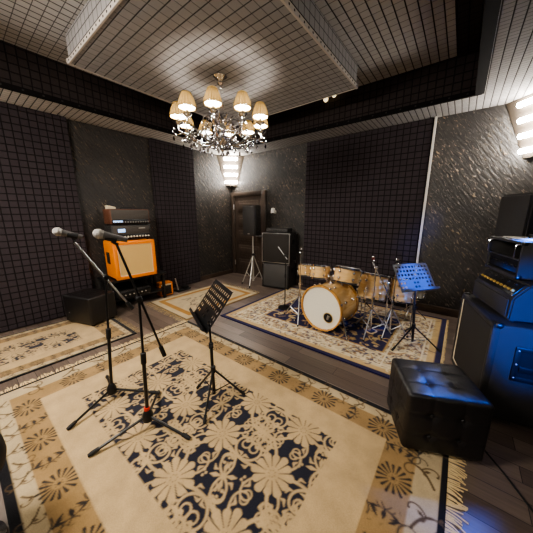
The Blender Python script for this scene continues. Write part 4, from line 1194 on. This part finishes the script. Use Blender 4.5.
ah = thing('amplifier_head', 'black sloping-front amplifier head on the large guitar cabinet', 'amplifier', (4.925, -1.80, .767), math.radians(17))
prof = [(-.15, .015), (.13, .015), (.13, .27), (-.07, .27), (-.145, .17)]
MB().prism(prof, 'Y', -.30, .30, bev=.010).build('case', M['tolex'], ah)
sl = V((.075, 0, .10)).normalized(); nrm = V((-sl.z, 0, sl.x))
ctr = V((-.1075, 0, .22)); rot = Matrix((V((0, 1, 0)), sl, V((0, 1, 0)).cross(sl))).transposed()
MB().box(ctr + nrm * .003, (.54, .10, .008), rot, bev=.002).build('control_panel', M['panelblk'], ah)
MB().box((-.152, 0, .095), (.008, .54, .12), bev=.003).build('grille', M['grille'], ah)
for i in range(10):
    MB().lathe([(0, 0), (.011, 0), (.008, .014), (0, .014)], ctr + V((0, -.235 + i * .052, 0)) + nrm * .006 - sl * .015, nrm, 12).build('knob', M['gold'], ah)
for i in range(5):
    MB().lathe([(0, 0), (.009, 0), (.009, .012), (0, .012)], ctr + V((0, -.2 + i * .09, 0)) + nrm * .006 + sl * .03, nrm, 10).build('switch', M['chrome'], ah)
for sx in (-.1, .1):
    for sy in (-.24, .24): MB().cyl((sx, sy, -.003), (sx, sy, .016), .02, 10).build('foot', M['rubber'], ah)

rk = thing('rack_case', 'black rack case with chrome handles, topmost in the amplifier stack', 'rack case', (4.985, -1.67, 1.04), math.radians(16.4))
D, W, Hh = .34, .50, .27
rc = MB()
rc.box((0, 0, .012), (D, W, .022), bev=.005).box((0, 0, Hh - .012), (D, W, .022), bev=.005)
for sg in (-1, 1): rc.box((0, sg * (W / 2 - .012), Hh / 2), (D, .022, Hh), bev=.005)
rc.box((D / 2 - .02, 0, Hh / 2), (.02, W - .02, Hh - .02))
rc.build('case', M['tolex'], rk)
MB().box((-D / 2 + .03, 0, .085), (.03, W - .05, .10), bev=.003).build('mounted_unit', M['panelblk'], rk)
MB().box((-D / 2 + .012, 0, .135), (.012, W - .05, .008)).build('shelf_lip', M['steel'], rk)
for i in range(8): MB().lathe([(0, 0), (.011, 0), (.009, .012), (0, .012)], (-D / 2 + .014, -.18 + i * .052, .085), (-1, 0, 0), 10).build('knob', M['black'], rk)
for sg in (-1, 1):
    y = sg * (W / 2 - .045)
    MB().tube([(-D / 2 + .02, y, .14), (-D / 2 - .02, y, .15), (-D / 2 - .02, y, .24), (-D / 2 + .02, y, .25)], .006, 8).build('handle', M['chrome'], rk)
for sx in (-1, 1):
    for sy in (-1, 1):
        for zz in (.015, Hh - .015): MB().box((sx * (D / 2 - .014), sy * (W / 2 - .014), zz), (.036, .036, .036), bev=.012).build('corner_cap', M['blackm'], rk)
MB().box((.02, 0, Hh + .002), (D - .1, W - .06, .006), bev=.002).build('top_light_sheet', M['top_light'], rk)  # pale sheet stands in for light falling on the rack top
MB().tube([(.0, -.07, Hh + .005), (.0, -.06, Hh + .03), (.0, .06, Hh + .03), (.0, .07, Hh + .005)], .008, 8).build('strap_handle', M['rubber'], rk)

# ------------------------------------------------------------------ drum kit
def shell(off, c, axis, r, L, head_mat_top, heads, nlug, hoop, rimr=.011, name_shell='shell', mat='maple', lugs=True, parent=None, hoopmat='chrome'):
    c, ax = V(c), V(axis).normalized()
    MB(off).lathe([(r, -L / 2), (r, L / 2), (r - .008, L / 2), (r - .008, -L / 2), (r, -L / 2)], c, ax, 40).build(name_shell, M[mat], parent)
    for sg in (-1, 1):
        e = c + ax * sg * (L / 2)
        MB(off).lathe([(0, .002 * sg), (r - .004, .002 * sg), (r + .002, -.004 * sg)], e, ax, 40).build('drum_head', M['head'], parent)
        if hoop == 'wood':
            MB(off).lathe([(r - .002, -.022), (r + .014, -.022), (r + .014, .022), (r - .002, .022), (r - .002, -.022)], e + ax * sg * .004, ax, 48).build('hoop', M['hoopwood'], parent)
        else:
            MB(off).lathe([(r + .002, -.012), (r + .010, -.012), (r + .010, .010), (r + .002, .013), (r + .002, -.012)], e, ax, 40).build('hoop', M['chrome'], parent)
    u = ax.orthogonal().normalized(); w = ax.cross(u)
    for k in range(nlug):
        a = 2 * PI * (k + .5) / nlug; rd = u * math.cos(a) + w * math.sin(a)
        for sg in (-1, 1):
            e = c + ax * sg * (L / 2)
            p = c + rd * (r + .008) + ax * sg * L * .22
            lg = MB(off).ball(p, .017, 10).tube([p, e + rd * (r + .010)], .0035, 6)
            if hoop == 'wood':
                q = e + rd * (r + .012); lg.box(q, (.03, .03, .03), bev=.008)
                lg.tube([q, q + rd * .02], .006, 6)
            lg.build('tension_lug', M['chrome'], parent)
# bass drum
bd = thing('bass_drum', 'maple bass drum with cream front head and round port', 'drum', (3.29, -1.44, RZ))
o = (3.29, -1.44, RZ); bc_ = V((3.29, -1.44, .325)); bax = V((-.12, -1, 0)).normalized()
shell(o, bc_, bax, .282, .42, 'head', 2, 8, 'wood', parent=bd)
fc = bc_ + bax * .214
u = V((0, 0, 1)).cross(bax).normalized()
pc = fc + u * .11 * 1 - V((0, 0, .10)) if (V((0, 0, 1)).cross(bax)).x > 0 else fc - u * .11 - V((0, 0, .10))
MB(o).lathe([(0, .001), (.062, .001), (.062, .003), (0, .003)], pc, bax, 24).build('port_hole', M['black'], bd)
MB(o).lathe([(.060, .001), (.068, .001), (.068, .006), (.060, .006), (.060, .001)], pc, bax, 24).build('port_ring', M['gold'], bd)
MB(o).tube([pc + bax * .006 + u * .01 + V((0, 0, .03)), pc + bax * .006 - u * .005 - V((0, 0, .02))], [.018, .014], 12).build('inside_microphone', M['mesh'], bd)
for sg in (-1, 1):
    a0 = bc_ + bax * .13 + u * sg * .26 - V((0, 0, .08)); a1 = V((bc_.x, bc_.y, 0)) + bax * .24 + u * sg * .40 + V((0, 0, RZ + .012))
    MB(o).tube([a0, a1], .009, 8).ball(a0, .02, 10).tube([a1, a1 + V((0, 0, .02))], .014, 8).build('spur', M['chrome'], bd)
hm = MB(o).tube([bc_ + V((0, 0, .27)), bc_ + V((0, 0, .38))], .012, 10).box(bc_ + V((0, 0, .288)), (.06, .05, .02), bev=.006)
hm.tube([bc_ + V((-.02, 0, .375)), bc_ + V((-.09, .02, .40))], .009, 8).tube([bc_ + V((.02, 0, .375)), bc_ + V((.10, .02, .38))], .009, 8)
hm.build('tom_holder', M['chrome'], bd)
pdl = thing('drum_pedal', 'chrome kick pedal behind the bass drum', 'pedal', (3.34, -1.04, RZ))
MB().box((0, 0, .008), (.09, .26, .014), bev=.003).box((0, .01, .035), (.075, .22, .008), (math.radians(12), 0, 0)).build('footboard', M['steel'], pdl)
MB().tube([(-.06, -.12, .0), (-.06, -.12, .2), (.06, -.12, .2), (.06, -.12, .0)], .008, 8).build('frame', M['chrome'], pdl)
MB().tube([(0, -.12, .2), (0, -.15, .30)], .005, 6).ball((0, -.152, .30), .025, 10).build('beater', M['head'], pdl)

def tom(label, c, axis, r, L, nl, legs=None, mat='maple', grp='maple toms of the drum kit', stem=None):
    c = V(c); bz = RZ
    t = thing('tom_drum', label, 'drum', (c.x, c.y, RZ), 0, grp); o = (c.x, c.y, RZ)
    shell(o, c, axis, r, L, 'head', 2, nl, 'metal', parent=t, mat=mat)
    if legs:
        for k in range(3):
            a = legs + 2 * PI * k / 3; d_ = V((math.cos(a), math.sin(a), 0))
            p = c + d_ * (r + .02)
            MB(o).tube([p + V((0, 0, .05)), p - V((0, 0, .1)), V((p.x, p.y, RZ + .06)), V((p.x, p.y, RZ + .006)) + d_ * .03], .007, 8).box(p, (.03, .03, .06), bev=.006).build('leg', M['chrome'], t)
    if stem:
        m = MB(o); pts = [V(q) for q in stem]
        m.tube(pts, .010, 10); m.ball(pts[0], .018, 10); m.build('mount_arm', M['chrome'], t)
    return t
tom('small maple rack tom above the bass drum, farthest from the blue music stand', (2.865, -1.36, .715), (-.08, 0.2, 1), .100, .16, 5, stem=[(2.95, -1.34, .69), (3.03, -1.32, .70)])
tom('middle maple rack tom directly above the bass drum', (3.115, -1.40, .728), (-.04, 0.2, 1), .128, .165, 6, stem=[(3.20, -1.42, .695)] + [(3.20, -1.435, .71)])
tom('large maple rack tom above the bass drum shell, nearest the floor toms', (3.48, -1.40, .742), (.04, 0.2, 1), .155, .175, 6, stem=[(3.36, -1.42, .705), (3.39, -1.42, .72)])
tom('maple floor tom behind the diagonal boom stand', (3.705, -1.02, .545), (.03, .22, 1), .175, .32, 6, legs=.4)
tom('maple floor tom partly hidden behind the blue music stand', (4.05, -.82, .50), (.03, .2, 1), .16, .28, 6, legs=1.4)
sn = thing('snare_drum', 'white-shelled drum peeking out behind the blue music stand', 'drum', (4.12, -.48, RZ)); o = (4.12, -.48, RZ)
shell(o, (4.12, -.48, .405), (0, .12, 1), .14, .13, 'head', 2, 8, 'metal', parent=sn, mat='whiteshell')
for k in range(3):
    a = .3 + 2 * PI * k / 3; d_ = V((math.cos(a), math.sin(a), 0))
    MB(o).tube([V((4.12, -.48, .22)), V((4.12, -.48, 0)) + d_ * .2 + V((0, 0, RZ + .012))], .008, 8).build('leg', M['chrome'], sn)
    MB(o).tube([V((4.12, -.48, .27)), V((4.12, -.48, .325)) + d_ * .158, V((4.12, -.48, .35)) + d_ * .166], .007, 8).build('basket_arm', M['chrome'], sn)
MB(o).tube([V((4.12, -.48, .16)), V((4.12, -.48, .29))], .012, 10).build('post', M['chrome'], sn)

def cym_stand(label, base, z1, r, hub, a0, boom=None, felt='black', col='chrome'):
    t = thing('cymbal_stand', label, 'cymbal stand', (base[0], base[1], RZ), 0, 'bare cymbal stands round the drum kit')
    MB().tube([(0, 0, .06), (0, 0, z1 * .55)], .013, 10).build('lower_pole', M[col], t)
    MB().tube([(0, 0, z1 * .53), (0, 0, z1)], .009, 10).build('upper_pole', M[col], t)
    MB().cyl((0, 0, z1 * .53), (0, 0, z1 * .57), .02, 12, bev=.004).tube([(0, 0, z1 * .55), (.045, .0, z1 * .55)], .006, 6).build('height_collar', M[col], t)
    MB().cyl((0, 0, hub - .02), (0, 0, hub + .02), .019, 12, bev=.004).build('hub', M[col], t)
    for k in range(3):
        a = a0 + 2 * PI * k / 3; q = V((math.cos(a) * r, math.sin(a) * r, .010))
        lg = MB().tube([(0, 0, hub), q], .007, 8).tube([(math.cos(a) * .02, math.sin(a) * .02, .075), V((0, 0, hub)).lerp(q, .6)], .006, 6).build('leg', M['softsteel'], t)
        MB().ball(q + V((0, 0, .003)), .013, 8).build('rubber_foot', M['rubber'], lg)
    top = V((0, 0, z1))
    if boom:
        A, B = V(boom[0]), V(boom[1])
        MB().tube([A, B], .008, 8).build('boom', M[col], t)
        MB().cyl(top - V((.02, 0, 0)), top + V((.02, 0, 0)), .02, 12, bev=.004).build('tilter', M[col], t)
        top = B
    MB().tube([top, top + V((0, 0, .07))], .004, 6).lathe([(0, 0), (.018, 0), (.018, .008), (.006, .02), (0, .02)], top + V((0, 0, .01)), (0, 0, 1), 12).build('tilter_rod', M[col], t)
    MB().lathe([(0, 0), (.019, 0), (.02, .016), (0, .018)], top + V((0, 0, .034)), (0, 0, 1), 12).build('felt', M[felt], t)
    MB().box(top + V((0, 0, .062)), (.04, .008, .014), bev=.003).build('wing_nut', M[col], t)
    return t
cym_stand('chrome cymbal stand beside the smallest rack tom, before the bass cabinets', (2.86, -1.50), .96, .26, .36, 1.0)
cym_stand('chrome cymbal stand with a long diagonal boom and dark red cap', (3.80, -1.33), .86, .26, .34, .5, boom=[(.25, -.10, .46), (-.045, .01, .92)], felt='darkred')
cym_stand('chrome cymbal stand just beside the blue music stand', (4.00, -1.22), .90, .20, .36, 2.4)
hs = thing('drum_throne', 'low round black drum stool half hidden behind the kit', 'stool', (3.40, -.60, RZ))
MB().lathe([(0, .38), (.15, .38), (.165, .40), (.165, .44), (.14, .46), (0, .462)], n=28).build('seat', M['leather'], hs)
MB().tube([(0, 0, .08), (0, 0, .385)], .014, 10).build('post', M['chrome'], hs)
for k in range(3):
    a = .4 + 2 * PI * k / 3
    MB().tube([(0, 0, .24), (math.cos(a) * .22, math.sin(a) * .22, .01)], .010, 8).build('leg', M['chrome'], hs)

# short microphone stand between the bass cabinets and the drums
ds = thing('drum_microphone_stand', 'slim black stand with a short raised boom before the bass cabinets', 'microphone stand', (2.46, -1.27, RZ))
MB().lathe([(0, 0), (.11, 0), (.11, .012), (.03, .028), (0, .03)], n=26).build('base', M['black'], ds)
MB().tube([(0, 0, .025), (0, 0, .86)], .009, 10).build('pole', M['blackm'], ds)
MB().tube([(.03, .0, .80), (-.13, -.02, .985)], .007, 8).build('boom', M['steel'], ds)
MB().cyl((-.02, 0, .855), (.02, 0, .855), .017, 10).build('clutch', M['blackm'], ds)
MB().cyl((0, 0, .50), (0, 0, .56), .015, 10, bev=.003).build('height_clutch', M['rubber'], ds)

# ------------------------------------------------------------------ stool at the near left edge
bs = thing('bar_stool', 'black padded stool on a chrome disc, cut off at the near rug edge', 'stool', (2.98, -4.598, 0))
MB().lathe([(0, .37), (.16, .37), (.188, .39), (.197, .43), (.194, .48), (.175, .515), (.12, .53), (0, .532)], (0, 0, 0), n=40).build('seat', M['rubber'], bs)
MB().tube([(0, 0, .03), (0, 0, .375)], .024, 14).build('post', M['chrome'], bs)
MB().lathe([(0, .001), (.128, .001), (.132, .008), (.10, .02), (.04, .035), (0, .036)], n=36).build('base', M['chrome'], bs)

# cable on the floor by the cabinet
cb = MB().tube([(4.86, -2.28, .006), (4.82, -2.36, .006), (4.84, -2.50, .006), (4.92, -2.62, .006), (5.02, -2.80, .006), (5.10, -3.05, .006)], .005, 8).build('cable', M['rubber'])
tag(cb, 'thin black cable on the floor beside the large guitar cabinet', 'cable')

# ------------------------------------------------------------------ light
def area(name, loc, target, size, col, energy, spread=PI):
    l = bpy.data.lights.new(name, 'AREA'); l.shape = 'DISK'; l.size = size; l.color = col; l.energy = energy; l.spread = spread
    o = bpy.data.objects.new(name, l); COL.objects.link(o); o.location = loc
    o.rotation_euler = (V(target) - V(loc)).to_track_quat('-Z', 'Y').to_euler(); return o
def spot(name, loc, target, deg, blend, col, energy, soft):
    l = bpy.data.lights.new(name, 'SPOT'); l.color = col; l.energy = energy; l.spot_size = math.radians(deg); l.spot_blend = blend; l.shadow_soft_size = soft
    o = bpy.data.objects.new(name, l); COL.objects.link(o); o.location = loc
    o.rotation_euler = (V(target) - V(loc)).to_track_quat('-Z', 'Y').to_euler(); return o
BLUE = (.005, .15, 1.0)
bl = spot('blue_side_light', (5.19, -2.90, .95), (5.02, -2.12, .76), 66, .35, BLUE, 150, .06); bl.scale = (.55, .85, 1)
spot('added_blue_spot', (5.10, -1.52, 1.78), (4.225, -1.22, .80), 17.5, .3, BLUE, 320, .03)  # added narrow spot that puts blue light on the music stand
spot('added_blue_spot', (5.10, -1.45, 1.80), (4.70, -2.52, .42), 15.5, .5, BLUE, 560, .08)  # added narrow spot for the blue on the tufted pouf
area('rear_fill_light', (2.2, -5.15, 2.74), (2.6, -3.2, 0), .9, (1.0, .93, .84), 110)  # added fill lamp, out of view, brightens the foreground

w = bpy.data.worlds.new('World'); SC.world = w; w.use_nodes = True
w.node_tree.nodes['Background'].inputs['Color'].default_value = (.02, .02, .02, 1)

# ------------------------------------------------------------------ camera
cam = bpy.data.cameras.new('Camera'); co = bpy.data.objects.new('Camera', cam); COL.objects.link(co)
yaw, pitch = 0.66513, 0.21237
f0 = V((-math.sin(yaw), math.cos(yaw), 0)); r0 = V((math.cos(yaw), math.sin(yaw), 0)); u0 = V((0, 0, 1))
fw = f0 * math.cos(pitch) - u0 * math.sin(pitch); up = u0 * math.cos(pitch) + f0 * math.sin(pitch)
co.matrix_world = Matrix.Translation((4.53, -4.39, 1.5)) @ Matrix((r0, up, -fw)).transposed().to_4x4()
cam.sensor_width = 36; cam.sensor_fit = 'HORIZONTAL'; cam.lens = 244.2 / 533 * 36
cam.clip_start = 0.02
SC.camera = co
SC.view_settings.view_transform = 'AgX'
SC.view_settings.look = 'AgX - Medium High Contrast'
SC.view_settings.exposure = 0.46
SC.cycles.max_bounces = 8
SC.cycles.diffuse_bounces = 4
SC.cycles.caustics_reflective = False
SC.cycles.caustics_refractive = False
SC.cycles.sample_clamp_indirect = 6
